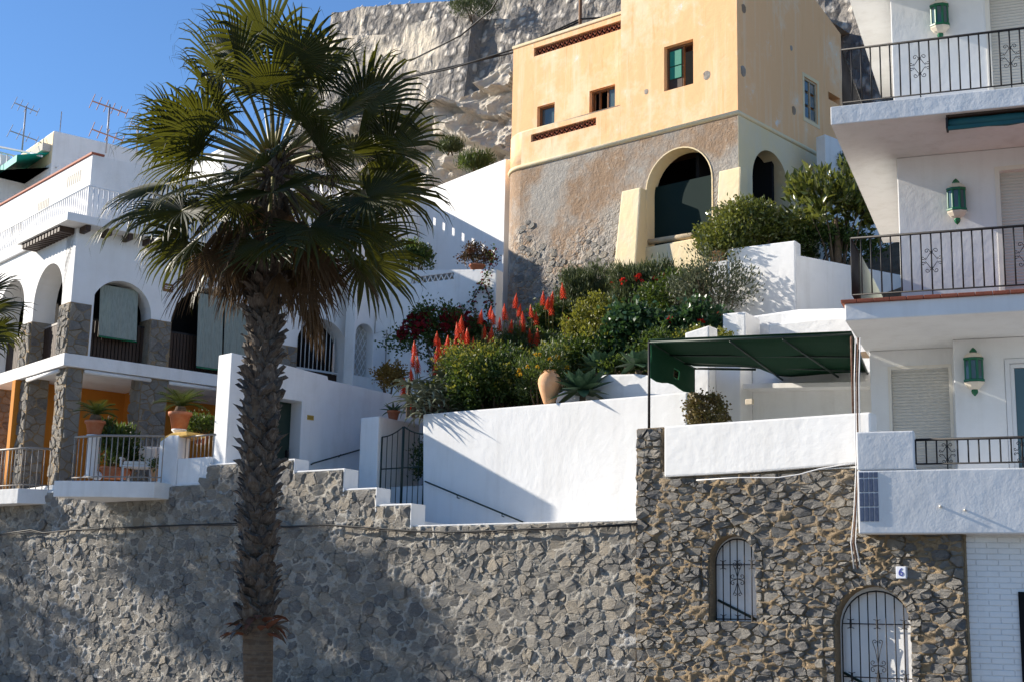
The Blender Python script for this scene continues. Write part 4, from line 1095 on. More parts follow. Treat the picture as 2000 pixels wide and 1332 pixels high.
# slab between the floors, ceiling, orange back wall
def hslab(ov, z0, z1, nm, mat, xr=None, bev=.012):
    P = [hx((-9, -ov, 0)), None, None]
    c0 = (-ov * 1.0, -ov)
    p1 = hx((-9, -ov, 0)); 
    # corner where both overhangs meet
    poly = [(p1[0], p1[1]), (-ov, -ov), (xr or xR, -ov), (xr or xR, 4), (hx((-9, 4, 0))[0], hx((-9, 4, 0))[1])]
    return MB().slab(poly, z0, z1).build(nm, X[mat], house, bevel=bev)
hslab(.08, zsl0, zsl1, 'floor_slab', 'white')
MB().box(-.1, xR, 2.7, 2.9, zfl, zsl0 - .002).build('back_wall', X['orange_wall'], house)
MB().box(.9, 1.1, 1.0, 2.69, zfl, zsl0 - .002).build('side_return', X['orange_wall'], house) if False else None
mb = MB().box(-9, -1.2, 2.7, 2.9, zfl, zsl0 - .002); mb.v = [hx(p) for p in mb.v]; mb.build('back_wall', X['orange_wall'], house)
pf = MB().box(H.x(240, 850, 2.69) - .12, H.x(240, 850, 2.69) + .12, 2.66, 2.698, H.z(245, 853, 2.69), H.z(245, 836, 2.69)).build('picture_frame', X['wood_dark'], house)
hslab(-.02, zfl - .4, zfl, 'ground_slab', 'white')
# rolled awnings under the slab
MB().tube([(H.x(165, 722), -.0, zsl0 - .06), (H.x(294, 742), -.0, zsl0 - .06)], .05, 8).build('rolled_blind', X['white_metal'], house, True)
MB().tube([(H.x(330, 745), -.0, zsl0 - .06), (H.x(420, 760), -.0, zsl0 - .06)], .05, 8).build('rolled_blind', X['white_metal'], house, True)
MB().tube([hx((-.35, 0, zsl0 - .06)), hx((-2.2, 0, zsl0 - .06))], .05, 8).build('rolled_blind', X['white_metal'], house, True)
# eave slab with beam ends
ev = MB().slab([(-.42, -.42), (xR, -.42), (xR, 3), (hx((-2.6, 3, 0))[0], hx((-2.6, 3, 0))[1]), (hx((-2.6, -.42, 0))[0], hx((-2.6, -.42, 0))[1])], zco + .001, zco + .2).build('eave_slab', X['white_smooth'], house, bevel=.02)
for i in range(14): 
    x = .12 + i * .52
    MB().box(x - .06, x + .06, -.36, .02, zco - .14, zco - .001).build('beam_end', X['wood_dark'], house, bevel=.01)
for i in range(13):
    mb = MB().box(-.2 - i * .18 - .055, -.2 - i * .18 + .055, -.36, .02, zco - .14, zco - .001); mb.v = [hx(p) for p in mb.v]; mb.build('beam_end', X['wood_dark'], house)
mb = MB().box(-9, -2.62, -.03, .5, zco + .002, zco + .32); mb.v = [hx(p) for p in mb.v]; mb.build('side_parapet', X['white_smooth'], house)
mb = MB().tube([(-8, -.05, zco + .02), (-2.65, -.05, zco + .02)], .035, 8); mb.v = [hx(p) for p in mb.v]; mb.build('gutter', X['white_metal'], house)
# roof railing
zrl = zco + .2
rr = MB().tube([(.35, .35, zrl + .95), (xR, .35, zrl + .95)], .022, 6).tube([(.35, .35, zrl + .95), hx((-9, .35, zrl + .95))], .022, 6).tube([(.35, .35, zrl + .08), (xR, .35, zrl + .08)], .016, 6).build('roof_railing', X['white_metal'], house, True)
me = MB().tube([(0, 0, zrl - 4.3), (0, 0, zrl + .95 - 4.3)], .016, 6).mesh('baluster', X['white_metal'], (0, 0, 0), True)
for i in range(50): link('baluster', me, rr, (.35 + i * .125 - 3, .35, 0))
for i in range(1, 46):
    p = hx((-.35 - i * .125, .35, 0)); link('baluster', me, rr, (p[0] - 3, p[1], 0))
# upper block on the roof terrace
HB = Frame(181, 302, 33.2, -40); HBL = Frame(181, 302, 33.2, 50); zub = HB.z(181, 302)
def hb(p): return H.loc(HB.w(*p))
def hbl(p): return H.loc(HBL.w(*p))
P0 = hb((0, 0, 0)); c_far = hbl((-10, 0, 0)); 
MB().slab([(P0[0], P0[1]), hb((6.5, 0, 0))[:2], hb((6.5, 3, 0))[:2], hbl((-10, 3.5, 0))[:2], c_far[:2]], zrl + .001, zub).build('roof_block', X['white'], house, bevel=.015)
mb = MB().box(-10, .03, -.04, .3, zub + .001, zub + .05); mb.v = [hbl(p) for p in mb.v]; mb.build('roof_coping', X['red_tile'], house)
for (u0, u1, vt, vb) in ((130, 160, 331, 367), (73, 97, 386, 417), (21, 44, 430, 461)):
    x0, x1 = HBL.x(u0, vb), HBL.x(u1, vt); zc_ = (HBL.z(u0, vb - 8) + HBL.z(u1, vt + 10)) / 2
    mb = MB().box(x0, x1, -.006, .02, zc_ - .16, zc_ + .16); mb.v = [hbl(p) for p in mb.v]; vt_ = mb.build('vent', X['cream_soffit'], house)
    for i in range(7):
        a, b = lerp(x0, x1, (i + .2) / 7), lerp(x0, x1, (i + .65) / 7)
        mb = MB().box(a, b, -.012, .01, zc_ - .14, zc_ + .14); mb.v = [hbl(p) for p in mb.v]; mb.build('vent_slot', X['grey_room'], vt_)
# small tile sign under the gallery arches
x_, z_ = H.px(328, 563)
sg = thing('tile_sign', 'small brown tile plaque on the white wall between the two gallery arches', 'sign', H, (x_, -.02, z_ - .1))
MB().box(x_ - .13, x_ + .13, -.03, .003, z_ - .1, z_ + .1).build('board', X['wood_brown'], sg, bevel=.02)
mb = MB()
for k in range(2):
    for i in range(6): mb.box(x_ - .09 + i * .032, x_ - .068 + i * .032, -.034, -.028, z_ + .02 - k * .05, z_ + .04 - k * .05)
mb.build('lettering', X['sign_white'], sg)

# ------------------------------------------------------------------ balconies of the house over the retaining wall
def balcony(name, label, pts, z, depth_pts, railpts, zr, key):
    t = thing(name, label, 'balcony', WORLD, (pts[0].x, pts[0].y, z - .33))
    poly = [(p.x, p.y) for p in pts] + [(p.x, p.y) for p in depth_pts]
    MB().slab(poly, z - .33, z).build('slab', X['white'], t, bevel=.015)
    R_ = MB().tube([(p.x, p.y, zr) for p in railpts], .025, 6).tube([(p.x, p.y, z + .1) for p in railpts], .014, 6).build('railing', X['rail_grey'], t, True)
    off = off_of(t); me = MB().tube([(0, 0, z - off[2]), (0, 0, zr - off[2])], .012, 6).mesh('baluster', X['rail_grey'], (0, 0, 0), True)
    for a, b in zip(railpts[:-1], railpts[1:]):
        n = max(1, int((b - a).length / .12))
        for i in range(n + 1):
            p = lerp(a, b, i / n); link('baluster', me, R_, (p.x - off[0], p.y - off[1], 0))
    return t
zb1 = 4.28
q1, q2, q3 = atz(302, 940, zb1), atz(176, 938, zb1), atz(106, 938, zb1)
e1, e3 = A.w(A.loc(q1)[0] + .05, .2, 0), A.w(A.loc(q3)[0] - .1, .2, 0)
inn = Vector((.05, .1, 0))
r1 = atz(309, 943, zb1); r1.z = 0
balcony('corner_balcony', 'white balcony slab with grey railing and potted plants, left of the palm', [q3, q2, q1], zb1, [e1, e3], [q3 + Vector((.25, .35, 0)), q2 + Vector((.12, .12, 0)), q1 + Vector((.1, .12, 0))], zb1 + .95, 0)
q1, q2, q3 = atz(94, 955, 4.3), atz(36, 953, 4.3), atz(-60, 958, 4.3)
e1, e3 = A.w(A.loc(q1)[0] + .1, .2, 0), A.w(A.loc(q3)[0] - .1, .2, 0)
balcony('end_balcony', 'white balcony slab with grey railing cut by the left edge of the picture', [q3, q2, q1], 4.3, [e1, e3], [q3 + Vector((0, .2, 0)), q2 + Vector((.05, .15, 0)), q1 + Vector((-.05, .15, 0))], 5.22, 0)
# low white wall with ochre rounded cap and second railing, right of the balcony
LWf = Frame(345, 900, 29.0, 35)
lw = thing('terrace_end_wall', 'low white wall with ochre rounded cap striped by railing shadow', 'wall', LWf, (0, 0, 4.2))
x0, x1 = LWf.x(311, 900), LWf.x(347, 900)
MB().prism([(x0, 4.2), (x1, 4.2), (x1, LWf.z(345, 850)), (lerp(x0, x1, .5), LWf.z(328, 850)), (x0, LWf.z(315, 862))], -.02, .3).build('wall', X['white'], lw, bevel=.02)
MB().prism([(x0 - .01, LWf.z(315, 861)), (x1 + .25, LWf.z(345, 851)), (x1 + .2, LWf.z(345, 843)), (lerp(x0, x1, .6), LWf.z(328, 845)), (x0 - .01, LWf.z(315, 855))], .0, .5).build('cap', X['ochre_cap'], lw, bevel=.02)
MB().box(x1 + .004, LWf.x(409, 900), .0, .3, 4.2, LWf.z(380, 893)).build('low_wall', X['white'], lw, bevel=.02)
zr_ = LWf.z(380, 849)
rl = MB().tube([(x1 + .02, .12, zr_), (LWf.x(412, 860), .12, zr_)], .02, 6).build('railing', X['rail_grey'], lw, True)
zl_ = LWf.z(380, 893); off = off_of(lw); me = MB().tube([(0, 0, zl_ - off[2]), (0, 0, zr_ - off[2])], .011, 6).mesh('baluster', X['rail_grey'], (0, 0, 0), True)
for i in range(8): link('baluster', me, rl, (lerp(x1 + .08, LWf.x(408, 860), i / 7) - off[0], .12 - off[1], 0))
MB().box(x1 + .1, LWf.x(409, 860), .9, 1.2, 4.2, LWf.z(380, 846)).build('planter', X['orange_wall'], lw)

# ------------------------------------------------------------------ white walls between the house and the tower
LWD = Frame(692, 650, 35.4, -44)
lv = thing('lattice_wall', 'white wall with tall arched lattice window and thin conduit', 'wall', LWD, (.8, 0, 5))
lx0, lx1 = LWD.x(694, 680), LWD.x(729, 680); lz0 = LWD.z(712, 735); lzc = LWD.z(714, 633)
rs = (lx1 - lx0) / 2
MB().holed([(0, 5), (LWD.x(762, 700), 5), (LWD.x(762, 700), LWD.z(762, 527)), (0, LWD.z(762, 527))], [arch(lx0, lx1, lz0, lzc - rs, 14)], 0, .4).build('wall', X['white'], lv, bevel=.02)
la = MB().prism(arch(lx0 - .01, lx1 + .01, lz0, lzc - rs, 14), .3, .34).build('window_back', X['grey_room'], lv)
mb = MB(); n = 7
for i in range(-4, 14):
    for sg in (-1, 1):
        p = []
        x_a = lx0 + i * .14
        za, zb_ = lz0, lzc
        for k in range(31):
            t = k / 30; z = lerp(za, zb_, t); x = (x_a if sg > 0 else lx1 - i * .14) + sg * (z - za) * .55
            hz = (lzc - rs); inside = lx0 < x < lx1 and (z < hz or math.hypot(x - (lx0 + lx1) / 2, z - hz) < rs)
            if inside: p.append((x, .27 + .01 * sg, z))
        if len(p) > 1: mb.tube([p[0], p[-1]], .013, 4)
setp(mb.build('lattice', X['white_metal'], lv), kind='stuff')
MB().tube([(LWD.x(755, 640), -.02, LWD.z(755, 720)), (LWD.x(755, 640), -.02, LWD.z(755, 645)), (LWD.x(731, 652), -.02, LWD.z(731, 652)), (LWD.x(731, 652), -.02, LWD.z(731, 600))], .012, 6).build('conduit', X['rail_grey'], lv, True)
TWf = Frame(762, 640, 36.2, 30)
tw = thing('planted_wall', 'white wall with a band of triangular lattice, climbed by bougainvillea', 'wall', TWf, (1.3, 0, 6))
tx1 = TWf.x(968, 600); lt0, lt1 = TWf.x(802, 545), TWf.x(886, 545); ltz0, ltz1 = TWf.z(845, 550), TWf.z(845, 538)
MB().holed([(0, 6), (tx1, 6), (tx1, TWf.z(930, 531)), (0, TWf.z(765, 529))], [rect(lt0, lt1, ltz0, ltz1)], 0, .35).build('wall', X['white'], tw, bevel=.02)
MB().box(lt0 - .02, lt1 + .02, .3, .33, ltz0 - .02, ltz1 + .02).build('band_back', X['grey_room'], tw)
n = 8
for i in range(n):
    a, b = lerp(lt0, lt1, i / n), lerp(lt0, lt1, (i + 1) / n); m_ = (a + b) / 2
    for p0, p1 in (((a, ltz0), (m_, ltz1)), ((m_, ltz1), (b, ltz0))):
        MB().tube([(p0[0], .05, p0[1]), (p1[0], .05, p1[1])], .018, 4).build('lattice_bar', X['white_metal'], tw)
Wf = Frame(972, 420, 38.2, 50)
ww = thing('sunlit_wall', 'tall bright white wall meeting the rounded tower, half in slotted shadow', 'wall', Wf, (-1.5, 0, 8))
wx0 = Wf.x(818, 450)
MB().prism([(wx0, 7), (.3, 7), (.3, Wf.z(972, 317)), (0, Wf.z(972, 317)), (wx0, Wf.z(818, 378))], 0, .35).build('wall', X['white_smooth'], ww, bevel=.02)
Q = Wf.w(wx0, 0, 0); PWf = Frame(org=(Q.x, Q.y, 0), th=-40)
pw = thing('slotted_parapet', 'white parapet with a row of slots, hidden mostly by palm fronds', 'wall', PWf, (-2, 0, 8))
zq = Wf.z(818, 388)
slots = [rect(-.62 - i * .3, -.46 - i * .3, zq - .62, zq - .3) for i in range(11)]
MB().holed(rect(-4.5, -.01, 7, zq), slots, 0, .14).build('wall', X['white_smooth'], pw)
bh = Frame(430, 420, 41, -40)
bk = thing('upper_house', 'plain white house block behind the palm crown', 'house', bh, (2.5, 0, 8))
MB().box(0, 8.0, 0, 5, 7, bh.z(430, 292)).build('wall', X['white'], bk, bevel=.02)
MB().box(-.05, 8.05, -.05, 5.05, bh.z(430, 292) + .001, bh.z(430, 292) + .08).build('coping', X['white_smooth'], bk)
for k in range(3): 
    x = 1.2 + k * 2.4; f_ = MB().box(x, x + .8, -.012, .05, 10.6, 11.7).build('window', X['wood_dark'], bk); MB().box(x + .06, x + .74, -.016, -.008, 10.66, 11.64).build('pane', X['glass'], f_)

# ------------------------------------------------------------------ far apartment house with awning and aerials
FB = Frame(106, 256, 46, -38); FBL = Frame(106, 256, 46, 52)
fh = thing('far_house', 'distant white apartment block with teal awning over its balcony', 'building', FB, (2, 0, 8))
fbl = lambda p: FB.loc(FBL.w(*p))
zft = FB.z(106, 256)
MB().slab([(0, 0), (9, 0), (9, 6), fbl((-6, 5, 0))[:2], fbl((-6, 0, 0))[:2]], 6, zft).build('wall', X['white'], fh, bevel=.02)
mb = MB().box(-6, -.01, -.015, .0, FBL.z(60, 345), zft - .05); mb.v = [fbl(p) for p in mb.v]; mb.build('cream_face', X['cream'], fh)
zbf = FBL.z(60, 352)
tp = [FB.loc(atz(102, 372, zbf)), FB.loc(atz(0, 348, zbf)), FB.loc(atz(-60, 335, zbf))]
poly = [p[:2] for p in tp] + [fbl((-8, .2, 0))[:2], fbl((-.05, .2, 0))[:2]]
bl_ = MB().slab(poly, 6, zbf).build('balcony_wing', X['white'], fh, bevel=.02)
rp = [(p[0], p[1] + .1) for p in tp]
rl = MB().tube([(x, y, zbf + .95) for x, y in rp], .03, 6).tube([(x, y, zbf + .12) for x, y in rp], .02, 6).build('railing', X['white_metal'], fh, True)
off = off_of(fh); me = MB().tube([(0, 0, zbf - off[2]), (0, 0, zbf + .95 - off[2])], .02, 6).mesh('baluster', X['white_metal'], (0, 0, 0), True)
for a, b in zip(rp[:-1], rp[1:]):
    n = int(math.hypot(a[0] - b[0], a[1] - b[1]) / .2)
    for i in range(n): link('baluster', me, rl, (lerp(a[0], b[0], i / n) - off[0], lerp(a[1], b[1], i / n) - off[1], 0))
z1, z0 = FBL.z(95, 302), FBL.z(70, 340)
aw_ = MB().add([fbl(p) for p in ((-.25, -.02, z1), (-3.6, -.02, z1), (-3.6, -1.1, z0 + .1), (-.25, -1.1, z0 + .1), (-.25, -.02, z1 + .03), (-3.6, -.02, z1 + .03), (-3.6, -1.1, z0 + .13), (-.25, -1.1, z0 + .13), (-3.6, -1.1, z0 - .12), (-.25, -1.1, z0 - .12))],
         [(0, 1, 2, 3), (4, 7, 6, 5), (0, 4, 5, 1), (1, 5, 6, 2), (3, 7, 4, 0), (2, 8, 9, 3), (2, 6, 7, 3)]).build('awning', X['teal_awning'], fh, fix=False)
mb = MB().box(-3.7, -.15, -.3, 0, z1 + .04, z1 + .3); mb.v = [fbl(p) for p in mb.v]; mb.build('awning_box', X['grey_room'], fh)
mb = MB().box(-3.0, -1.6, -.03, -.018, zbf, z1 - .5); mb.v = [fbl(p) for p in mb.v]; mb.build('balcony_door', X['dark_room'], fh)
MB().tube([FB.loc(at(-10, 286, 47)), FB.loc(at(60, 300, 46.3)), FB.loc(at(82, 306, 46))], .04, 6).build('awning_rail', X['white_metal'], fh)
mb = MB().box(-5.8, -4.4, -.6, -.02, zbf, FBL.z(30, 300)); mb.v = [fbl(p) for p in mb.v]; mb.build('chimney_block', X['white'], fh)
def aerial(u, v0, v1, y, label, style):
    b, t_ = at(u, v0, y), at(u + (v0 - v1) * .1, v1, y); b.x, b.y = t_.x, t_.y
    t = thing('roof_aerial', label, 'antenna', WORLD, (b.x, b.y, b.z), 'rooftop aerials against the sky')
    MB().tube([(b.x, b.y, b.z), (b.x, b.y, t_.z)], .03, 6).build('mast', X['antenna'], t, True)
    for hz, ln, n, mt in style:
        z = lerp(b.z, t_.z, hz); mb = MB().tube([(b.x - ln * .5, b.y - ln * .3, z + .12), (b.x + ln * .5, b.y + ln * .3, z - .05)], .022, 5)
        mb.build('boom', X[mt], t)
        for i in range(n):
            s_ = (i / max(1, n - 1) - .5); c = Vector((b.x + ln * s_, b.y + ln * .6 * s_, z + .035 - .17 * s_)); h_ = lerp(.38, .2, i / n)
            MB().tube([c + Vector((0, h_ * .6, h_ * .8)), c - Vector((0, h_ * .6, h_ * .8))], .014, 4).build('rod', X[mt], t)
aerial(205, 300, 205, 40, 'tall rooftop aerial with two reddish arrays beside the palm fronds', ((.92, .9, 6, 'antenna_red'), (.35, .8, 5, 'antenna_red')))
aerial(42, 300, 208, 47, 'thin rooftop aerial above the far balcony, nearest the left edge', ((.95, .7, 5, 'antenna'), (.35, .8, 4, 'antenna')))
aerial(265, 300, 245, 41, 'short rooftop aerial half hidden by the palm fronds', ((.9, .4, 3, 'antenna'),))
t = thing('flag_rod', 'bare thin rod on the corner of the far block', 'antenna', FB, (.3, .3, zft)); MB().tube([(.3, .3, zft - .02), (.3, .3, zft + .85)], .018, 6).build('rod', X['antenna'], t)

# ------------------------------------------------------------------ yellow house on the round tower
Y = Frame(1441, 215, 32, 41); YR = Frame(1441, 215, 32, -49)
yr = lambda p: Y.loc(YR.w(*p))
yh = thing('yellow_house', 'weathered yellow house on a rounded rubble tower base with arches', 'house', Y, (-3, 1, 8.0))
zc = 13.74; XA, RA = -6.85, .85; ZB = 7.6; ZT = 19.5
ya = (Y.x(1261, 440), Y.x(1393, 440), Y.z(1330, 474), 0, 0); r_ = (ya[1] - ya[0]) / 2; zsp = Y.z(1333, 287) - r_
oa = arch(ya[0], ya[1], ya[2], zsp, 20)
MB().holed(rect(XA, -.003, ZB, zc), [oa], 0, .42).build('base_wall', X['rubble'], yh)
ia = arch(ya[0] + .03, ya[1] - .03, ya[2] + .03, zsp, 20)
MB().holed(oa, [ia], -.018, .43).build('arch_lining', X['cream'], yh)
def arcwall(z0, z1, ri, ro, nm, mat):
    n = 10; mb = MB(); vs = []
    for rr in (ro, ri):
        for i in range(n + 1):
            a = math.pi / 2 * i / n; vs += [(XA - rr * math.sin(a), RA - rr * math.cos(a), z0), (XA - rr * math.sin(a), RA - rr * math.cos(a), z1)]
        vs += [(XA - rr, 6.5, z0), (XA - rr, 6.5, z1)]
    m_ = 2 * (n + 2); fs = []
    for k in range(n + 1):
        i = 2 * k
        fs += [(i, i + 2, i + 3, i + 1), (m_ + i, m_ + i + 1, m_ + i + 3, m_ + i + 2), (i + 1, i + 3, m_ + i + 3, m_ + i + 1), (i, m_ + i, m_ + i + 2, i + 2)]
    return mb.add(vs, fs).build(nm, X[mat], yh, True)
arcwall(ZB, zc, RA - .4, RA, 'round_corner', 'rubble')
# rubble stones that show through the worn plaster low on the tower
rngY = random.Random(4); st = []
def x_y(c): return c[0]
def fade(x, z): return z < 11.7 + 1.1 * mnoise.noise((x * .8, z * .8, 0)) - (x + 6.8) * .3
for c, p in packed(XA + .05, -3.6, 9.0, 12.4, .045, .12, 1.4, rngY, fade):
    if rngY.random() < .62 - max(0, c[0] + 6.2) * .1 - max(0, c[1] - 10.8) * .25 + .5 * mnoise.noise((c[0] * 1.3, 3, c[1] * 1.3)): st.append(p)
lay_stones(st, yh, .0, (.003, .024), .016, rngY, 280, lambda x, z: .05)
# cornice
cor = [(XA - RA * math.sin(math.pi / 2 * i / 10), RA - RA * math.cos(math.pi / 2 * i / 10), zc) for i in range(10, -1, -1)]
cor = [(XA - RA, 5, zc)] + cor + [(0, 0, zc), yr((5.4, 0, zc))]
MB().tube(cor, .065, 8).build('cornice', X['cream'], yh, True)
# parapet of the little terrace
zpar = Y.z(1100, 242) + .06
ps0, ps1 = Y.x(1037, 260), Y.x(1164, 240); pz0, pz1 = Y.z(1100, 262), Y.z(1100, 247)
xflush = Y.x(1212, 120)
MB().holed([(XA, zc), (xflush, zc), (xflush, zpar), (XA, zpar)], [rect(ps0, ps1, pz0, pz1)], 0, .25).build('terrace_parapet', X['yellow'], yh)
arcwall(zc, zpar, RA - .25, RA, 'round_parapet', 'yellow')
cor = [(XA - (RA - .12) * math.sin(math.pi / 2 * i / 10), RA - (RA - .12) * math.cos(math.pi / 2 * i / 10), zpar + .03) for i in range(10, -1, -1)] + [(xflush, .12, zpar + .03)]
MB().tube(cor, .06, 6).build('parapet_coping', X['cream'], yh, True)
def lattice_band(x0, x1, z0, z1, y, nm):
    b_ = MB().box(x0 - .01, x1 + .01, y + .16, y + .18, z0 - .01, z1 + .01).build(nm, X['dark_room'], yh)
    n = int((x1 - x0) / .16)
    for r in range(2):
        for i in range(n):
            xa_, xb_ = lerp(x0, x1, i / n), lerp(x0, x1, (i + 1) / n); za_ = lerp(z0, z1, r / 2); zb_ = lerp(z0, z1, (r + 1) / 2); xm_ = (xa_ + xb_) / 2
            MB().tube([(xa_, y + .08, za_), (xm_, y + .08, zb_ - .01), (xb_, y + .08, za_)], .022, 4).build('lattice_tile', X['brick_red'], b_)
lattice_band(ps0, ps1, pz0, pz1, 0, 'lattice_band')
# upper storey: flush right part
wz0, wz1 = Y.z(1325, 172), Y.z(1325, 85); wx0_, wx1_ = Y.x(1297, 130), Y.x(1354, 130)
MB().holed(rect(xflush + .003, -.003, zc + .003, ZT), [rect(wx0_, wx1_, wz0, wz1)], 0, .3).build('upper_wall', X['yellow'], yh)
# set-back left part
SB = .8; zup = Y.z(1100, 66, SB)
xl = Y.x(1001, 180, SB)
wa = rect(Y.x(1049, 230, SB), Y.x(1083, 230, SB), Y.z(1066, 252, SB), Y.z(1066, 205, SB)); wb = rect(Y.x(1151, 200, SB), Y.x(1201, 200, SB), Y.z(1176, 224, SB), Y.z(1176, 172, SB))
us0, us1 = Y.x(1043, 90, SB), xflush - .05; uz0, uz1 = zup - .42, zup - .16
MB().holed(rect(xl, xflush + .002, zc, zup), [wa, wb, rect(us0, us1, uz0, uz1)], SB, SB + .3).build('setback_wall', X['yellow'], yh)
MB().box(xl, xl + .3, SB + .302, 6, zc, zup).build('setback_side', X['yellow'], yh)
MB().box(xl - .03, xflush, SB - .03, SB + .33, zup + .001, zup + .09).build('setback_coping', X['cream'], yh, bevel=.02)
lattice_band(us0, us1, uz0, uz1, SB, 'lattice_band')
# right-hand facade
rw = [rect(YR.x(1571, 195), YR.x(1596, 195), YR.z(1583, 237), YR.z(1583, 158)), rect(YR.x(1618, 200), YR.x(1641, 200), YR.z(1630, 201), YR.z(1630, 187))]
mb = MB().holed(rect(.001, 5.35, zc + .003, ZT - 1.9), rw, -.004, .3); mb.v = [yr(p) for p in mb.v]; mb.build('side_wall', X['yellow'], yh)
mb = MB().prism([(.001, ZT - 1.898), (5.35, ZT - 1.898), (.001, ZT)], -.004, .3); mb.v = [yr(p) for p in mb.v]; mb.build('side_gable', X['yellow'], yh)
ra = (YR.x(1470, 400), YR.x(1541, 400)); rr_ = (ra[1] - ra[0]) / 2; rz = YR.z(1507, 298) - rr_
ro_ = arch(ra[0], ra[1], ZB + .6, rz, 18)
mb = MB().holed(rect(.001, 5.3, ZB, zc), [ro_], -.004, .42); mb.v = [yr(p) for p in mb.v]; mb.build('side_base', X['cream'], yh)
MB().slab([(xflush, 0.05), (-.05, .05), yr((5.3, .1, 0))[:2], (xflush, 6)], ZT - 2.4, ZT - 2.2).build('roof', X['red_tile'], yh)
MB().box(-4.2, -.2, 1.9, 2.0, ZB, zc - .1).build('room_gloom', X['dark_room'], yh)  # near-black sheets carry the shade of the unlit rooms in their colour
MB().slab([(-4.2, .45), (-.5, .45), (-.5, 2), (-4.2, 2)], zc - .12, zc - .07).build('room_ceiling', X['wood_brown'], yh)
mb = MB().box(.6, 4.8, 1.5, 1.6, ZB, zc - .15); mb.v = [yr(p) for p in mb.v]; mb.build('room_gloom', X['dark_room'], yh)
MB().box(wx0_ - .3, wx1_ + .3, 1.2, 1.25, wz0 - .3, wz1 + .3).build('room_gloom', X['dark_room'], yh)
MB().box(xl + .4, xflush, SB + 1.2, SB + 1.25, zc, zup - .4).build('room_gloom', X['dark_room'], yh)
mb = MB().box(2.5, 5.3, 1.2, 1.25, zc, ZT - 2.5); mb.v = [yr(p) for p in mb.v]; mb.build('room_gloom', X['dark_room'], yh)
# windows
def ywin(x0, x1, z0, z1, y, nm, mat, panes, f=None):
    t = .055; mb = MB().box(x0 + .004, x0 + t, y, y + .08, z0 + .003, z1 - .003).box(x1 - t, x1 - .004, y, y + .08, z0 + .003, z1 - .003).box(x0 + t, x1 - t, y, y + .08, z1 - t, z1 - .003).box(x0 + t, x1 - t, y, y + .08, z0 + .003, z0 + t)
    for s_ in panes: mb.box(lerp(x0, x1, s_) - .02, lerp(x0, x1, s_) + .02, y + .005, y + .075, z0 + t, z1 - t)
    if f: mb.v = [f(p) for p in mb.v]
    return mb.build(nm, X[mat], yh)
w_ = ywin(wx0_, wx1_, wz0, wz1, .14, 'window', 'wood_brown', (.55,))
xm_ = lerp(wx0_, wx1_, .55)
MB().box(wx0_ + .1, xm_ - .03, .11, .135, lerp(wz0, wz1, .56), wz1 - .12).build('shutter', X['green_shutter'], w_, bevel=.01)
MB().box(wx0_ + .1, xm_ - .03, .11, .135, lerp(wz0, wz1, .27), lerp(wz0, wz1, .54)).build('shutter', X['green_shutter'], w_, bevel=.01)
MB().box(wx0_ + .06, xm_ - .02, .136, .15, wz0 + .06, wz1 - .06).build('shutter_frame', X['wood_dark'], w_)
w_ = ywin(wa[0][0], wa[1][0], wa[0][1], wa[2][1], SB + .12, 'window', 'wood_brown', ()); MB().box(wa[0][0] + .05, wa[1][0] - .05, SB + .17, SB + .18, wa[0][1] + .05, wa[2][1] - .05).build('pane', X['glass'], w_)
w_ = ywin(wb[0][0], wb[1][0], wb[0][1], wb[2][1], SB + .12, 'window', 'wood_brown', (.3, .62)); MB().box(lerp(wb[0][0], wb[1][0], .64), wb[1][0] - .05, SB + .15, SB + .16, wb[0][1] + .15, wb[2][1] - .05).build('pane', X['glass'], w_)
x0, x1, z0, z1 = rw[0][0][0], rw[0][1][0], rw[0][0][1], rw[0][2][1]
w_ = ywin(x0, x1, z0, z1, .02, 'window', 'wood_pale', (.5,), yr)
for k in range(3):
    for s_ in (0, 1):
        mb = MB().box(lerp(x0, x1, .5 * s_) + .07, lerp(x0, x1, .5 * s_ + .5) - .05, .05, .06, lerp(z0, z1, k / 3) + .06, lerp(z0, z1, (k + 1) / 3) - .02); mb.v = [yr(p) for p in mb.v]; mb.build('pane', X['glass'], w_)
mb = MB().box(x0 - .09, x0 - .004, -.015, .02, z0 - .1, z1 + .1).box(x1 + .004, x1 + .09, -.015, .02, z0 - .1, z1 + .1).box(x0 - .003, x1 + .003, -.015, .02, z1 + .004, z1 + .1).box(x0 - .003, x1 + .003, -.015, .02, z0 - .1, z0 - .004); mb.v = [yr(p) for p in mb.v]; mb.build('window_surround', X['cream'], yh)
# buttresses
def buttress(xa_, xb_, zb_, zt_, d0, d1, inset, nm='buttress'):
    MB().add([(xa_, -d0, zb_), (xb_, -d0, zb_), (xb_, .01, zb_), (xa_, .01, zb_), (xa_ + inset, -d1, zt_), (xb_ - inset * .3, -d1, zt_), (xb_ - inset * .3, .01, zt_), (xa_ + inset, .01, zt_)],
             [(0, 3, 2, 1), (4, 5, 6, 7), (0, 1, 5, 4), (1, 2, 6, 5), (2, 3, 7, 6), (3, 0, 4, 7)]).build(nm, X['cream'], yh, bevel=.04)
bx = Y.x(1236, 380, -.3); buttress(Y.x(1190, 540, -.6), Y.x(1236, 540, -.6), 9.0, Y.z(1222, 371, -.3), .62, .25, .1)
buttress(Y.x(1392, 480, -.5), Y.x(1441, 480, -.5), 9.0, Y.z(1422, 331, -.3), .6, .3, .06)
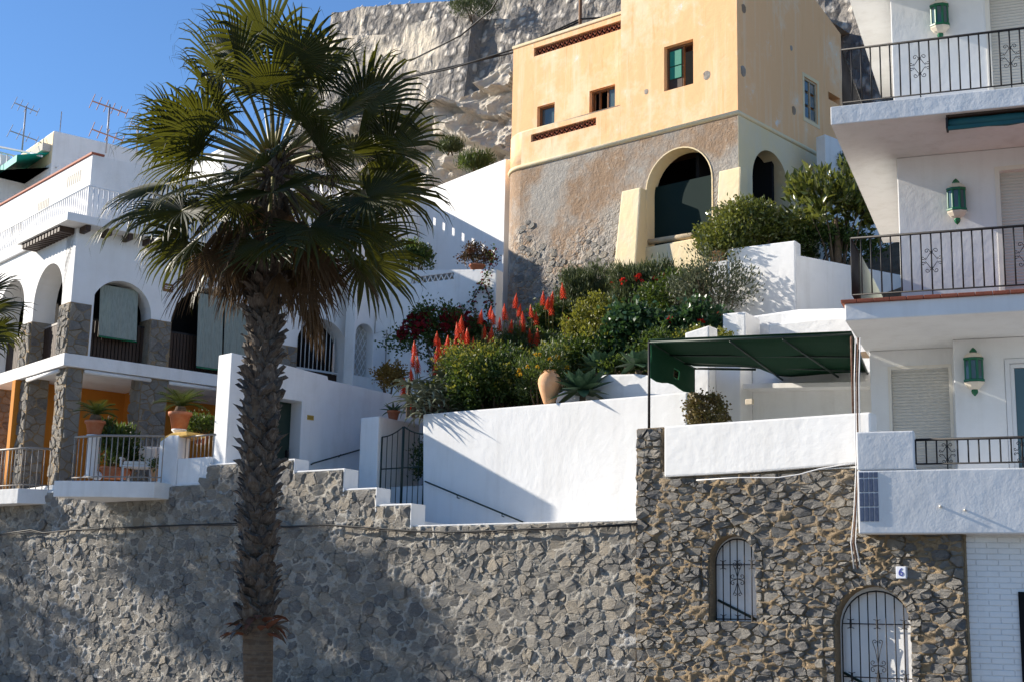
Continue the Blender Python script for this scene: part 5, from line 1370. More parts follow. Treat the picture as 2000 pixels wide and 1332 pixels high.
# timber bar, green netting in the big arch
xa_, xb_ = ya[0] + .02, ya[1] - .02
MB().tube([(xa_ - .03, .1, Y.z(1262, 472)), (lerp(xa_, xb_, .5), .085, Y.z(1328, 462)), (xb_ + .02, .1, Y.z(1392, 452))], .075, 8).build('timber_bar', X['wood_pale'], yh, True)
MB().box(xa_, xb_, .34, .36, ya[2] + .05, Y.z(1333, 345)).build('netting', X['net_dark'], yh)
rp_ = Y.z(1300, 520, -.02); MB().prism([(ya[0] - .1, 9.0), (ya[1] + .05, 9.0), (ya[1] + .05, ya[2] - .004), (ya[0] - .1, ya[2] - .004)], -.05, .0).build('sill_plaster', X['cream'], yh, bevel=.01)
# patched holes in the yellow plaster
for u, v, r in ((1380, 148, .1), (1262, 180, .06)):
    x, z = Y.px(u, v); MB().prism([(x + r * (1 + .2 * math.sin(k * 2.1)) * math.cos(k * .628), z + r * 1.2 * math.sin(k * .628)) for k in range(10)], -.006, .01).build('plaster_patch', X['rubble'], yh)
for u, v, r in ((1452, 18, .1), (1451, 140, .12), (1550, 217, .1), (1545, 95, .06)):
    x, z = YR.px(u, v); mb = MB().prism([(x + r * (1 + .2 * math.sin(k * 2.1)) * math.cos(k * .628), z + r * 1.2 * math.sin(k * .628)) for k in range(10)], -.012, .01); mb.v = [yr(p) for p in mb.v]; mb.build('plaster_patch', X['rubble'], yh)
# small white wall right of the yellow house
rwf = Frame(1612, 300, 33.5, -35)
rw_ = thing('hillside_wall', 'small white wall behind the dark bush, right of the yellow house', 'wall', rwf, (1.5, 0, 9))
MB().prism([(0, 8), (5, 8), (5, rwf.z(1660, 300)), (rwf.x(1650, 300), rwf.z(1650, 278)), (0, rwf.z(1612, 263))], 0, .3).build('wall', X['white'], rw_, bevel=.02)

# ------------------------------------------------------------------ cliff and castle walls
CLf = Frame(900, 300, 46, 42)
def sheet(fr, x0, x1, nx, nz, zb, ztop, dfun, name, mat, label, kind, cat=None, cap=2.0):
    vs = []; fs = []
    for i in range(nx + 1):
        x = lerp(x0, x1, i / nx); zt = ztop(x)
        for j in range(nz + 1):
            z = lerp(zb, zt, j / nz); vs.append((x + .0, dfun(x, z), z))
        vs.append((x, dfun(x, zt) + cap, zt + .0))
    W = nz + 2
    for i in range(nx):
        for j in range(nz + 1): fs.append((i * W + j, (i + 1) * W + j, (i + 1) * W + j + 1, i * W + j + 1))
    o = MB().add(vs, fs).build(name, X[mat], None, False); o.location = fr.w(0, 0, 0); o.rotation_euler = (0, 0, -fr.th)
    return setp(o, label, cat, None, kind)
def rock(x, z):
    w_ = .5 * mnoise.noise((x * .4, 8, z * .4))
    d = 1.6 - 1.15 * mnoise.ridged_multi_fractal(Vector((x * .2 + w_, 0, z * .26)), .95, 2.1, 6, 1.0, 2.0) * .75
    d -= .33 * mnoise.ridged_multi_fractal(Vector((x * .8, 3, z * 1.0 + w_)), .9, 2.2, 5, 1.0, 2.0) * .8
    st_ = (z * .75 + x * .12 + 1.1 * mnoise.noise((x * .3, 2, z * .3))) % 1.0
    return d + .55 * st_ + (z - 10) * .07 + .4 * mnoise.cell(Vector((x * .5 + w_, 0, z * .8)))
sheet(CLf, -16, 12, 220, 130, 7.5, lambda x: CLf.z(900, 148) + .9 * mnoise.noise((x * .5, 0, 0)), rock, 'rock_face', 'cliff', 'pale craggy cliff below the castle wall', 'structure', None, 4)
CW = Frame(900, 120, 50, 42)
def poly_top(fr, pts):
    q = [fr.px(u, v) for u, v in pts]
    def f(x):
        if x <= q[0][0]: return q[0][1]
        for (x0, z0), (x1, z1) in zip(q[:-1], q[1:]):
            if x <= x1: return lerp(z0, z1, (x - x0) / (x1 - x0) if x1 > x0 else 1)
        return q[-1][1]
    return f
def cdis(x, z):
    return .22 * mnoise.turbulence(Vector((x * .7, 1, z * .7)), 4, True) + .1 * (z - 23) + (.8 if x < CW.x(775, 60) else 0) * 1.0 + (.5 if x > CW.x(925, 60) else 0) - .25
sheet(CW, CW.x(560, 100), CW.x(1330, 60), 200, 44, 14.0, poly_top(CW, [(560, 60), (700, 56), (775, 56), (780, 52), (880, 28), (995, 31), (1000, 8), (1060, -40), (1330, -60)]), cdis, 'castle_wall', 'castle', 'lower castle wall of plaster and dark rubble above the cliff', None, 'wall', 1.5)
CW2 = Frame(900, 20, 54, 42)
sheet(CW2, CW2.x(640, 20), CW2.x(2050, 20), 160, 20, 17.0, poly_top(CW2, [(640, 22), (664, 18), (690, 12), (870, 0), (1000, -25), (2050, -120)]), lambda x, z: .25 * mnoise.turbulence(Vector((x * .6, 7, z * .6)), 4, True) + .08 * (z - 25) - .12, 'castle_wall', 'castle', 'upper castle wall on the skyline behind the perching gulls', None, 'wall', 1.2)
# gulls
for i, (u, v) in enumerate(((693, 9), (720, 9), (748, 3), (786, 1))):
    x, z = CW2.px(u, v + 3); zt = z - .12
    g = thing('gull', ['leftmost of four gulls perched on the castle skyline', 'second gull from the left on the castle skyline', 'third gull from the left on the castle skyline', 'rightmost of four gulls on the castle skyline'][i], 'bird', CW2, (x, .3, zt), 'gulls on the castle wall')
    c = Vector((x, .35, zt + .2)); mb = MB()
    mb.tube([c + Vector((-.3, 0, -.02)), c + Vector((-.2, 0, 0)), c, c + Vector((.14, 0, .05)), c + Vector((.2, 0, .13)), c + Vector((.24, 0, .17)), c + Vector((.3, 0, .16)), c + Vector((.37, 0, .14))], [.02, .07, .11, .09, .055, .06, .035, .01], 8)
    mb.build('body', X['gull_white'], g, True); g.scale = (.55, .55, .55)
    MB().tube([c + Vector((-.34, -.06, -.02)), c + Vector((-.05, -.11, .03)), c + Vector((.1, -.09, .04))], [.01, .045, .02], 6).build('wing', X['antenna'], g, True)
    for s_ in (-1, 1): MB().tube([c + Vector((.02, s_ * .03, -.09)), c + Vector((.02, s_ * .03, -.24))], .009, 4).build('leg', X['antenna_red'], g)
# power lines and pole
pl_ = thing('power_pole', 'slim wooden pole on the yellow house roof carrying cables', 'pole', WORLD, tuple(at(1133, 52, 38)))
p = at(1133, 55, 38); p2 = at(1131, -30, 38); MB().tube([p - Vector((0, 0, 1.2)), Vector((p.x, p.y, p2.z))], .05, 8).build('pole', X['wood_brown'], pl_, True)
lines = thing('power_lines', 'dark power cables slanting across the cliff to the yellow house', 'cable', WORLD, tuple(at(1000, 110, 39)))
for pts in (((600, 175, 44), (760, 160, 42), (880, 135, 40.5), (1000, 98, 39), (1060, 72, 38.5), (1133, 38, 38), (1260, 30, 37)), ((600, 170, 44), (800, 150, 42), (1000, 104, 39), (1130, 44, 38)), ((800, 120, 43), (900, 70, 42), (960, 20, 41), (990, -30, 40))):
    MB().tube([at(u, v, y) for u, v, y in pts], .03, 5).build('cable', X['cable'], lines, True)
# ------------------------------------------------------------------ plants: helpers
def leaf_mesh(P, A_, B_, name, mat, off, fold=0.0):
    """P base points, A_ length vectors, B_ half-width vectors -> one diamond leaf each (with a mid fold)"""
    n = len(P); off = np.array(off)
    N = np.cross(A_, B_); N /= (np.linalg.norm(N, axis=1, keepdims=True) + 1e-9)
    w = np.linalg.norm(B_, axis=1, keepdims=True)
    v0 = P - off; v1 = v0 + A_ * .45 + B_ + N * w * fold; v2 = v0 + A_; v3 = v0 + A_ * .45 - B_ + N * w * fold; v4 = v0 + A_ * .5
    V = np.stack([v0, v1, v2, v3], 1).reshape(-1, 3)
    me = bpy.data.meshes.new(name)
    me.vertices.add(4 * n); me.vertices.foreach_set('co', V.astype(np.float32).ravel())
    idx = np.arange(n)[:, None] * 4
    tri = np.concatenate([idx + [0, 1, 2], idx + [0, 2, 3]], 1).reshape(-1, 3)
    me.loops.add(tri.size); me.loops.foreach_set('vertex_index', tri.ravel().astype(np.int32))
    me.polygons.add(len(tri)); me.polygons.foreach_set('loop_start', np.arange(0, tri.size, 3, dtype=np.int32)); me.polygons.foreach_set('loop_total', np.full(len(tri), 3, np.int32))
    me.update(calc_edges=True); me.materials.append(X[mat]); return me
def unit(v): return v / (np.linalg.norm(v, axis=-1, keepdims=True) + 1e-9)
def cloud(rng, c, rad, nclump, per, clump_r, L, W, up=.3, out=.5, shell=.55, flat=0.0, low=-.35):
    """leaf positions grouped in clumps through an uneven ellipsoid"""
    d = unit(rng.normal(size=(nclump * 3, 3))); d = d[d[:, 2] > low][:nclump]
    ph = rng.uniform(0, 6.28, 4)
    lump = 1 + .22 * np.sin(d[:, 0] * 4 + ph[0]) * np.sin(d[:, 1] * 4 + ph[1]) + .2 * np.sin(d[:, 2] * 5 + d[:, 0] * 3 + ph[2])
    rr = (shell + (1 - shell) * rng.random(len(d)) ** .5) * lump
    C_ = d * rr[:, None] * np.array(rad)
    k = np.repeat(np.arange(len(d)), per)
    P = C_[k] + rng.normal(size=(len(k), 3)) * clump_r
    dirs = unit(unit(P) * out + rng.normal(size=P.shape) * .55 + np.array([0, 0, up]))
    if flat: dirs[:, 2] *= 1 - flat; dirs = unit(dirs)
    ln = L * rng.uniform(.65, 1.25, (len(k), 1))
    side = unit(np.cross(dirs, rng.normal(size=P.shape)))
    return P + np.array(c), dirs * ln, side * (W * rng.uniform(.75, 1.2, (len(k), 1)) * .5)
def shrub(name, label, cat, base, c, rad, mat, nclump, per, clump_r, L, W, seed, group=None, stems=5, fold=.3, flowers=None, tips=None, leafname='foliage', **kw):
    rng = np.random.default_rng(seed); rp = random.Random(seed)
    t = thing(name, label, cat, WORLD, tuple(base), group)
    P, A_, B_ = cloud(rng, c, rad, nclump, per, clump_r, L, W, **kw)
    lo = (P[:, 2] > base[2] + .01)
    setp(link(leafname, leaf_mesh(P[lo], A_[lo], B_[lo], leafname, mat, base, fold), t), kind='stuff')
    if tips:
        P, A_, B_ = cloud(rng, c, tuple(q * 1.03 for q in rad), int(nclump * .3), 12, clump_r * .6, L * .9, W, shell=.97, up=.9)
        setp(link('outer_leaves', leaf_mesh(P, A_, B_, 'outer_leaves', tips, base, fold), t), kind='stuff')  # yellowish leaves spread over the outer shell
    for i in range(stems):
        a = rp.uniform(0, 6.28); e = Vector(c) + Vector((math.cos(a) * rad[0] * .6, math.sin(a) * rad[1] * .6, rp.uniform(-.1, .5) * rad[2]))
        b = Vector(base) + Vector((math.cos(a) * .08, math.sin(a) * .08, -.1)); m_ = lerp(b, e, .5) + Vector((rp.uniform(-.1, .1), rp.uniform(-.1, .1), .1))
        MB().tube([b, m_, e], [.03, .02, .008], 5).build('stem', X['bark'], t, True)
    if flowers:
        fm, nf, size = flowers[:3]; zlo = flowers[3] if len(flowers) > 3 else -.2
        for i in range(nf):
            d = Vector((rp.gauss(0, 1), rp.gauss(0, 1), abs(rp.gauss(.4, .7)))).normalized()
            p = Vector(c) + Vector((d.x * rad[0], d.y * rad[1], d.z * rad[2])) * 1.02
            flower_head(t, p, size * rp.uniform(.8, 1.2), fm, rp)
    return t
def flower_head(t, p, s, mat, rp, n=16):
    rng = np.random.default_rng(rp.randrange(1 << 30)); d = unit(rng.normal(size=(n, 3)) + np.array([0, 0, .5]))
    P = np.array(p) + d * s * .25; B_ = unit(np.cross(d, rng.normal(size=d.shape))) * s * .3
    link('flower', leaf_mesh(P, d * s * .6, B_, 'flower', mat, off_of(t), .3), t)
def blade_leaf(mb, p, d, up, L, w, curl, n=5, thick=.25, keel=.3):
    """fleshy tapered leaf that arches over"""
    d = d.normalized(); s_ = d.cross(Vector((0, 0, 1))); s_ = s_.normalized() if s_.length > 1e-3 else Vector((1, 0, 0))
    vs = []; q = Vector(p); v = (d + Vector((0, 0, up))).normalized()
    for i in range(n + 1):
        t = i / n; ww = w * (1 - t) ** .6 * (.75 + .5 * min(1, t * 3)) if t < 1 else .002
        nn = s_.cross(v).normalized()
        vs += [q - s_ * ww * .5 + nn * ww * keel * .5, q - nn * ww * keel, q + s_ * ww * .5 + nn * ww * keel * .5]
        v = (v + Vector((0, 0, -curl / n))).normalized(); q = q + v * (L / n)
    fs = []
    for i in range(n):
        a = i * 3; fs += [(a, a + 1, a + 4, a + 3), (a + 1, a + 2, a + 5, a + 4), (a + 2, a, a + 3, a + 5)]
    mb.add(vs, fs)
def rosette(mb, c, n, L, w, rp, up=(.2, 1.2), curl=.9, keel=.3):
    for i in range(n):
        a = i * 2.39996 + rp.uniform(-.2, .2); f = i / n
        blade_leaf(mb, Vector(c) + Vector((math.cos(a), math.sin(a), 0)) * w * .4, Vector((math.cos(a), math.sin(a), 0)), lerp(up[0], up[1], f) , L * lerp(1, .65, f) * rp.uniform(.85, 1.15), w, curl * rp.uniform(.6, 1.2), keel=keel)

# ------------------------------------------------------------------ fan palms
def fan_palm(name, label, base, top, crown_r, rb, rt, nleaf, ndead, seed, boots=True, detail=40, fig=None, ring_z=None, smooth_to=None, fam='fan palms on the promenade'):
    rp = random.Random(seed); base, top = Vector(base), Vector(top)
    t = thing(name, label, 'palm tree', WORLD, tuple(base), fam); off = tuple(base)
    def ax(z):
        s_ = (z - base.z) / (top.z - base.z); p = lerp(base, top, s_); p = p + Vector((-.10 * math.sin(math.pi * s_), 0, 0)); return p
    n = 22
    MB().tube([ax(lerp(base.z, top.z + .15, i / n)) for i in range(n + 1)], [lerp(rb, rt, i / n) + .012 * math.sin(i * 2.2) for i in range(n + 1)], 18).build('trunk', X['palm_trunk'], t, True)
    if boots:
        z0 = smooth_to; per = 10; rows = 54; dz = (top.z - .05 - z0) / rows
        var = []
        for vi in range(5):                    # a few broken leaf bases, shared by all
            mb = MB(); w, h = rp.uniform(.052, .075), rp.uniform(.14, .22); j_ = lambda a: a * rp.uniform(.7, 1.35)
            mb.add([(-w, 0, 0), (w, 0, 0), (w * 1.05, .025, h * .45), (-w * 1.05, .025, h * .45), (-j_(w * .5), j_(.05), j_(h * .8)), (j_(w * .6), j_(.05), j_(h * .8)), (j_(.02), j_(.08), h * 1.02), (0, .03, h * .3), (0, j_(.045), h * .62),
                    (-w, -.05, 0), (w, -.05, 0), (w, -.03, h * .45), (-w, -.03, h * .45)],
                   [(0, 1, 7), (1, 2, 7), (2, 8, 7), (8, 3, 7), (3, 0, 7), (2, 5, 8), (5, 6, 8), (6, 4, 8), (4, 3, 8), (0, 9, 10, 1), (1, 10, 11, 2), (2, 11, 5), (5, 11, 6), (6, 11, 12), (6, 12, 4), (4, 12, 3), (3, 12, 9, 0)])
            var.append(mb.mesh('leaf_base', X['palm_boot'], (0, 0, 0), False, True))
        rest = MB()
        for r in range(rows):
            z = z0 + r * dz; s_ = (z - base.z) / (top.z - base.z)
            for k in range(per):
                a = 2 * math.pi * (k + .5 * (r % 2)) / per + r * .11 + rp.uniform(-.2, .2); R = lerp(rb, rt, s_) - .012
                p = ax(z + rp.uniform(-.05, .05)); me = var[rp.randrange(5)]; sc = rp.uniform(.7, 1.35)
                mt = Matrix.Translation(Vector((p.x + R * math.cos(a) - off[0], p.y + R * math.sin(a) - off[1], p.z - off[2]))) @ Matrix.Rotation(a - math.pi / 2 + rp.uniform(-.35, .35), 4, 'Z') @ Matrix.Rotation(rp.uniform(-.5, .05), 4, 'X') @ Matrix.Rotation(rp.uniform(-.25, .25), 4, 'Y') @ Matrix.Scale(sc, 4)
                if -math.sin(a) > .02 and rp.random() < 1.06: o_ = link('leaf_base', me, t); o_.matrix_basis = mt
                else: rest.add([mt @ q.co for q in me.vertices], [tuple(f.vertices) for f in me.polygons])
        setp(link('leaf_bases_behind', rest.mesh('leaf_bases_behind', X['palm_boot'], (0, 0, 0), False, False), t), kind='stuff')
        for k in range(26):                    # frayed collar of old bases where the trimmed part begins
            a = 2 * math.pi * k / 26 + rp.uniform(-.1, .1); p = ax(z0 - rp.uniform(-.05, .25)); d = Vector((math.cos(a), math.sin(a), 0)); mb = MB()
            blade_leaf(mb, p + d * (rb - .03), d, rp.uniform(-.5, 1.0), rp.uniform(.22, .42), .12, rp.uniform(.2, 1.5), 3, keel=.25)
            mb.build('old_leaf_base', X['boot_red' if rp.random() < .6 else 'palm_boot'], t)
    cz = top
    def leaf(a, el, pl, br, dead, k):
        """petiole out of the crown and a pleated fan blade with drooping split tips"""
        d = Vector((math.cos(a) * math.cos(el), math.sin(a) * math.cos(el), math.sin(el)))
        p0 = cz + Vector((math.cos(a), math.sin(a), 0)) * rt * .6 + Vector((0, 0, lerp(-.5, .25, (el + 1.2) / 2.6)))
        pts = []; v = d.copy(); q = p0.copy()
        for i in range(6):
            pts.append(q.copy()); v = (v + Vector((0, 0, -.05 if not dead else -.22))).normalized(); q = q + v * (pl / 5)
        hub = pts[-1]
        fwd = v; side = fwd.cross(Vector((0, 0, 1))); side = side.normalized() if side.length > .05 else Vector((math.sin(a), -math.cos(a), 0)); 
        tw = rp.uniform(-.9, .9) * (1.3 if dead else 1); nrm = side.cross(fwd).normalized()
        side = (side * math.cos(tw) + nrm * math.sin(tw)).normalized(); nrm = side.cross(fwd).normalized()
        span = math.radians(rp.uniform(235, 285)) if not dead else math.radians(rp.uniform(70, 130)); ns = detail if not dead else int(detail * .75)
        mb = MB(); droop = rp.uniform(.35, 1.0) + .9 * rp.random() ** 2 if not dead else rp.uniform(.8, 1.3); cup = rp.uniform(.1, .35)
        for i in range(ns):
            f = (i + .5) / ns - .5; an = f * span; ln = br * (1 - .33 * abs(f * 2) ** 2.0) * rp.uniform(.9, 1.06)
            if rp.random() < .05: ln *= rp.uniform(.5, .8)
            dv = (fwd * math.cos(an) + side * math.sin(an)); tang = (side * math.cos(an) - fwd * math.sin(an))
            dth = span / ns * .5; q = hub.copy(); rads = (0.03, .25, .46, .66, .84, 1.0); vs = []; prev = 0
            dirv = (dv + nrm * cup * (1 - abs(f))).normalized()
            kink = rp.uniform(.0, 1.0) ** 2; twist = rp.uniform(-.25, .25)
            for j, rr in enumerate(rads):
                step = (rr - prev) * ln; prev = rr; q = q + dirv * step
                g = (0.02, .05, .2, .55, 1.2, 1.9)[j] * droop * (.6 + kink)
                dirv = (dirv + Vector((0, 0, -g * .55)) + tang * twist * rr * .5).normalized()
                hw = rr * ln * math.tan(dth) * 1.02 if rr <= .46 else ln * .46 * math.tan(dth) * (1.0, .85, .5, .05)[(0 if rr == .46 else j - 2)]
                hw = max(hw, .002)
                pl_ = nrm * (hw * (.55 if not dead else .9)) 
                vs += [q - tang * hw - pl_ * .5, q + pl_ * .5, q + tang * hw - pl_ * .5]
            fs = []
            for j in range(len(rads) - 1):
                b = j * 3; fs += [(b, b + 1, b + 4, b + 3), (b + 1, b + 2, b + 5, b + 4)]
            mb.add(vs, fs)
            if not dead and rp.random() < .3:       # hanging pale thread
                e = q; mb.add([e, e + Vector((.004, 0, 0)), e + Vector((rp.uniform(-.08, .08), rp.uniform(-.08, .08), -rp.uniform(.08, .22)))], [(0, 1, 2)])
        lf = mb.build('leaf', X['palm_dry' if dead else 'palm_leaf'], t, False, False)
        MB().tube(pts, [lerp(.032, .016, i / 5) for i in range(6)], 5).build('petiole', X['bark' if dead else 'petiole'], lf, True)
    for i in range(nleaf):
        f = (i + .5) / nleaf; el = math.radians(lerp(78, -42, f ** .8)); a = i * 2.39996 + rp.uniform(-.25, .25)
        leaf(a, el, crown_r * rp.uniform(.4, .7), crown_r * rp.uniform(.34, .5), False, i)
    for i in range(ndead):
        leaf(i * 2.39996 + .7, math.radians(rp.uniform(-65, 5)), crown_r * rp.uniform(.3, .66), crown_r * rp.uniform(.3, .46), True, i)
    for i in range(7):                          # hanging fruit stalks
        a = rp.uniform(0, 6.28); d = Vector((math.cos(a), math.sin(a), .5)).normalized(); q = cz + Vector((0, 0, -.1)); pts = []; L_ = crown_r * rp.uniform(.5, .8)
        for j in range(8): pts.append(q.copy()); q = q + d * L_ / 7; d = (d + Vector((0, 0, -.26))).normalized()
        st = MB().tube(pts, [lerp(.018, .006, j / 7) for j in range(8)], 5).build('fruit_stalk', X['bark'], t, True)
        mb = MB()
        for j in range(50):
            e = pts[rp.randrange(4, 8)] + Vector((rp.gauss(0, .07), rp.gauss(0, .07), rp.gauss(-.08, .1))); mb.tube([e, e + Vector((rp.uniform(-.05, .05), 0, -.08))], .006, 3)
        setp(mb.build('fruit', X['fruit_dark'], st), kind='stuff')
    return t
pb = at(514, 1300, 19.0); pt_ = at(535, 318, 19.0)
z_sm = at(520, 1205, 19.0).z
fan_palm('fan_palm', 'tall fan palm with shaggy booted trunk standing in front of the stone wall', (pb.x, pb.y, 0), (pt_.x, pt_.y, pt_.z), 2.32, .2, .18, 58, 36, 3, True, 40, smooth_to=z_sm)
lp = at(-160, 600, 20.5); lp.z = 0
fan_palm('fan_palm', 'second fan palm whose leaf tips reach in from the left edge', (lp.x, lp.y, 0), (lp.x + .1, lp.y, 5.9), 1.5, .24, .22, 34, 10, 9, False, 30)
lp = A.w(-33.6, -3.5, 0)
fan_palm('fan_palm', 'third fan palm beyond the left edge that throws frond shadows on the stone wall', (lp.x, lp.y, 0), (lp.x + .1, lp.y, 8.2), 2.0, .26, .23, 44, 16, 19, False, 26)
lp = A.w(-25.3, -4.4, 0)
fan_palm('fan_palm', 'fourth fan palm beyond the left edge, its crown shadow lies right of the trunk', (lp.x, lp.y, 0), (lp.x + .1, lp.y, 8.5), 2.0, .24, .22, 60, 20, 23, False, 26)

# ------------------------------------------------------------------ garden plants
leafmat('leaf_bowl', (.05, .045, .015), (.1, .012, .014), (.1, .06, .02), .2, .5, .3, (.16, .01, .015))
def gp_(u, v): return garden_point(u, v)
# aloes with red flower spikes
fl = MB()
for r in range(7):
    z = .30 - r * .045; rad = .018 + .038 * math.sin(min(1, (r + .6) / 6) * math.pi * .62)
    for k in range(9):
        a = 2 * math.pi * (k + .5 * (r % 2)) / 9; c_, s_ = math.cos(a), math.sin(a); w = .012
        fl.add([(c_ * rad * .45 - s_ * w, s_ * rad * .45 + c_ * w, z), (c_ * rad * .45 + s_ * w, s_ * rad * .45 - c_ * w, z), (c_ * rad * 1.35, s_ * rad * 1.35, z - .06), (c_ * rad * .7, s_ * rad * .7, z - .005)], [(0, 2, 3), (3, 2, 1), (0, 1, 2)])
fl.lathe([(.004, 0), (.02, .05), (.02, .28), (.004, .37)], (0, 0, 0), 6)
flm = fl.mesh('flower_spike', X['aloe_flower'], (0, 0, 0), False, False)
spikes = [(811, 681), (808, 702), (817, 710), (805, 734), (789, 753), (797, 757), (803, 783), (853, 663), (860, 676), (855, 691), (850, 720), (874, 671), (901, 632), (896, 645), (902, 661), (889, 673), (897, 678), (892, 697), (913, 656), (926, 673), (938, 620), (946, 650), (958, 652), (958, 613), (965, 622), (976, 636), (987, 609), (997, 640), (1007, 589), (1014, 609), (1021, 624), (1022, 637), (1039, 611), (1048, 624), (1036, 658), (1038, 667), (1048, 658), (1065, 681), (1061, 585), (1068, 596), (1077, 585), (1078, 603), (847, 777), (874, 763), (1101, 568), (1108, 635)]
clumps = [((832, 775, 27.95), .6, 'big silvery aloe spilling over the left end of the white wall', 11), ((862, 765, 28.5), .55, 'silvery aloe clump just behind the wall end, below tall red spikes', 4), ((895, 735, 29.4), .55, 'aloe clump deep in the bed under a column of red spikes', 3), ((960, 690, 31.2), .5, 'aloe clump against the dark corner of the tower', 4), ((1030, 675, 31.8), .5, 'aloe clump below the tower with many upright red spikes', 4), ((1085, 655, 32.6), .45, 'rightmost aloe clump, its spikes against the tower stones', 3)]
ro = []
for i, ((u, v, y_), L_, lab, n) in enumerate(clumps):
    p = at(u, v, y_); rp = random.Random(40 + i); t = thing('aloe', lab, 'aloe', WORLD, (p.x, p.y, p.z - .4), 'flowering aloes of the garden'); ro.append((u, v, p, t))
    for k in range(n):
        c = p + Vector((rp.uniform(-.55, .55), rp.uniform(-.1, .3), rp.uniform(-.35, .45))); mb = MB(); rosette(mb, c, 22, L_ * rp.uniform(.8, 1.1), .065, rp, (.1, 1.6), 1.3); mb.build('rosette', X['aloe_leaf'], t, False, False)
        MB().tube([Vector((c.x, c.y, p.z - .4)), c], .04, 6).build('stem', X['bark'], t, True)
for i, (u, v) in enumerate(spikes):
    rp = random.Random(900 + i)
    j = min(range(len(ro)), key=lambda q: abs(ro[q][0] - u) + .4 * abs(ro[q][1] - v)); p, t = ro[j][2], ro[j][3]
    tip = at(u, v - 16, p.y + (.75 if j < 2 else -.5) + rp.uniform(-.2, .2)); sc = rp.uniform(.95, 1.25)
    o = link('flower_spike', flm, t, tuple(tip - Vector((0, 0, .315 * sc)) - p + Vector((0, 0, .4)))); o.scale = (sc * 1.05, sc * 1.05, sc * .85); o.rotation_euler = (rp.uniform(-.12, .12), rp.uniform(-.12, .12), rp.uniform(0, 6))
    foot = Vector((lerp(tip.x, p.x, .25), tip.y, min(tip.z - .7, max(p.z + .1, tip.z - 1.0))))
    MB().tube([foot, lerp(foot, tip, .5) + Vector((.02, 0, 0)), tip - Vector((0, 0, .27 * sc))], [.012, .01, .008], 5).build('flower_stalk', X['petiole'], t, True)
def gbase(p): return gz(Cf.loc(p)[1])
def bush(u, v, y, name, label, rad, mat, ncl, per, cr, L, W, seed, cat='shrub', **kw):
    c = at(u, v, y); base = Vector((c.x, c.y, min(c.z - .2, max(gbase(c) - .1, c.z - 2.2))))
    return shrub(name, label, cat, base, c, rad, mat, ncl, per, cr, L, W, seed, **kw)
bush(965, 745, 28.0, 'green_shrub', 'dense dark green shrub with yellowish tips left of the clay jar', (1.05, .6, .62), 'leaf_dark', 300, 34, .085, .085, .045, 1, low=-.8, tips='leaf_yellow')
bush(915, 770, 29.0, 'green_shrub', 'rounded dark shrub behind the left end of the white wall', (.6, .45, .5), 'leaf_dark', 150, 34, .085, .085, .045, 2, low=-.8, tips='leaf_yellow')
bush(930, 705, 28.6, 'yellow_tipped_shrub', 'low yellow-green shrub in front of the red spikes', (.7, .35, .3), 'leaf_yellow', 70, 30, .08, .08, .045, 31)
bush(1020, 690, 31.6, 'grey_green_shrub', 'grey-green spiky undergrowth at the foot of the tower', (.95, .5, .45), 'leaf_mid', 150, 30, .08, .12, .03, 32)
bush(1085, 640, 33.4, 'dark_undergrowth', 'dark leafy undergrowth left of the yellow-green bush, against the tower', (.7, .4, .55), 'leaf_dark', 130, 30, .09, .1, .05, 38)
bush(1060, 735, 27.2, 'feathery_shrub', 'feathery light green bush with yellow flowers right of the clay jar', (.5, .35, .5), 'leaf_mid', 150, 34, .08, .08, .02, 3, flowers=('flower_yellow', 16, .06), up=.8, low=-.8)
bush(1170, 638, 30.0, 'euphorbia', 'rounded yellow-green bush in the middle of the garden', (.68, .5, .6), 'leaf_yellow', 220, 34, .07, .07, .05, 4, low=-.7)
bush(1140, 700, 28.2, 'dark_undergrowth', 'dark leafy undergrowth above the agave', (.8, .45, .42), 'leaf_dark', 150, 30, .09, .1, .05, 33, low=-.8, tips='leaf_yellow')
bush(1150, 572, 33.2, 'rosemary', 'upright rosemary bush against the tower stones, left of the buttress', (.68, .45, .6), 'leaf_rosemary', 240, 44, .07, .13, .022, 5, up=1.5, low=-.8)
bush(1108, 605, 33.6, 'rosemary', 'smaller rosemary bush left of the yellow-green one', (.4, .35, .5), 'leaf_rosemary', 100, 36, .06, .12, .022, 34, up=1.5, low=-.8)
bush(1265, 575, 31.6, 'rosemary', 'tall rosemary bush at the foot of the cream buttress with red flowers', (.9, .55, .72), 'leaf_rosemary', 320, 44, .075, .14, .024, 6, up=1.4, low=-.8, flowers=('flower_red', 6, .15, .3))
bush(1390, 560, 29.0, 'airy_shrub', 'airy grey-green shrub throwing its shadow on the white block', (.85, .45, .6), 'leaf_grey', 150, 26, .10, .11, .032, 7, up=.8, stems=14, shell=.3, low=-.8)
bush(1330, 585, 30.2, 'dark_undergrowth', 'dark shrubby hollow between the rosemary and the airy shrub', (.8, .4, .55), 'leaf_dark', 150, 30, .09, .09, .045, 35, low=-.8)
bush(1245, 655, 28.0, 'glossy_shrub', 'glossy round-leaved shrub left of the shade roof corner', (.66, .45, .55), 'leaf_gloss', 150, 22, .09, .12, .11, 8, low=-.8)
bush(1300, 690, 26.9, 'dark_undergrowth', 'dark foliage seen between the shade roof post and the glossy shrub', (.6, .3, .4), 'leaf_dark', 120, 30, .09, .09, .045, 39, low=-.8)
bush(1355, 640, 27.6, 'glossy_shrub', 'glossy low shrub with red flowers beside the small white pier', (.62, .4, .36), 'leaf_gloss', 130, 22, .09, .11, .1, 9, flowers=('flower_red', 6, .14, .3), low=-.8)
bush(1385, 657, 26.6, 'succulent_edge', 'strip of yellowish succulents right above the shade roof', (.5, .2, .13), 'leaf_yellow', 40, 24, .05, .05, .04, 36, stems=2)
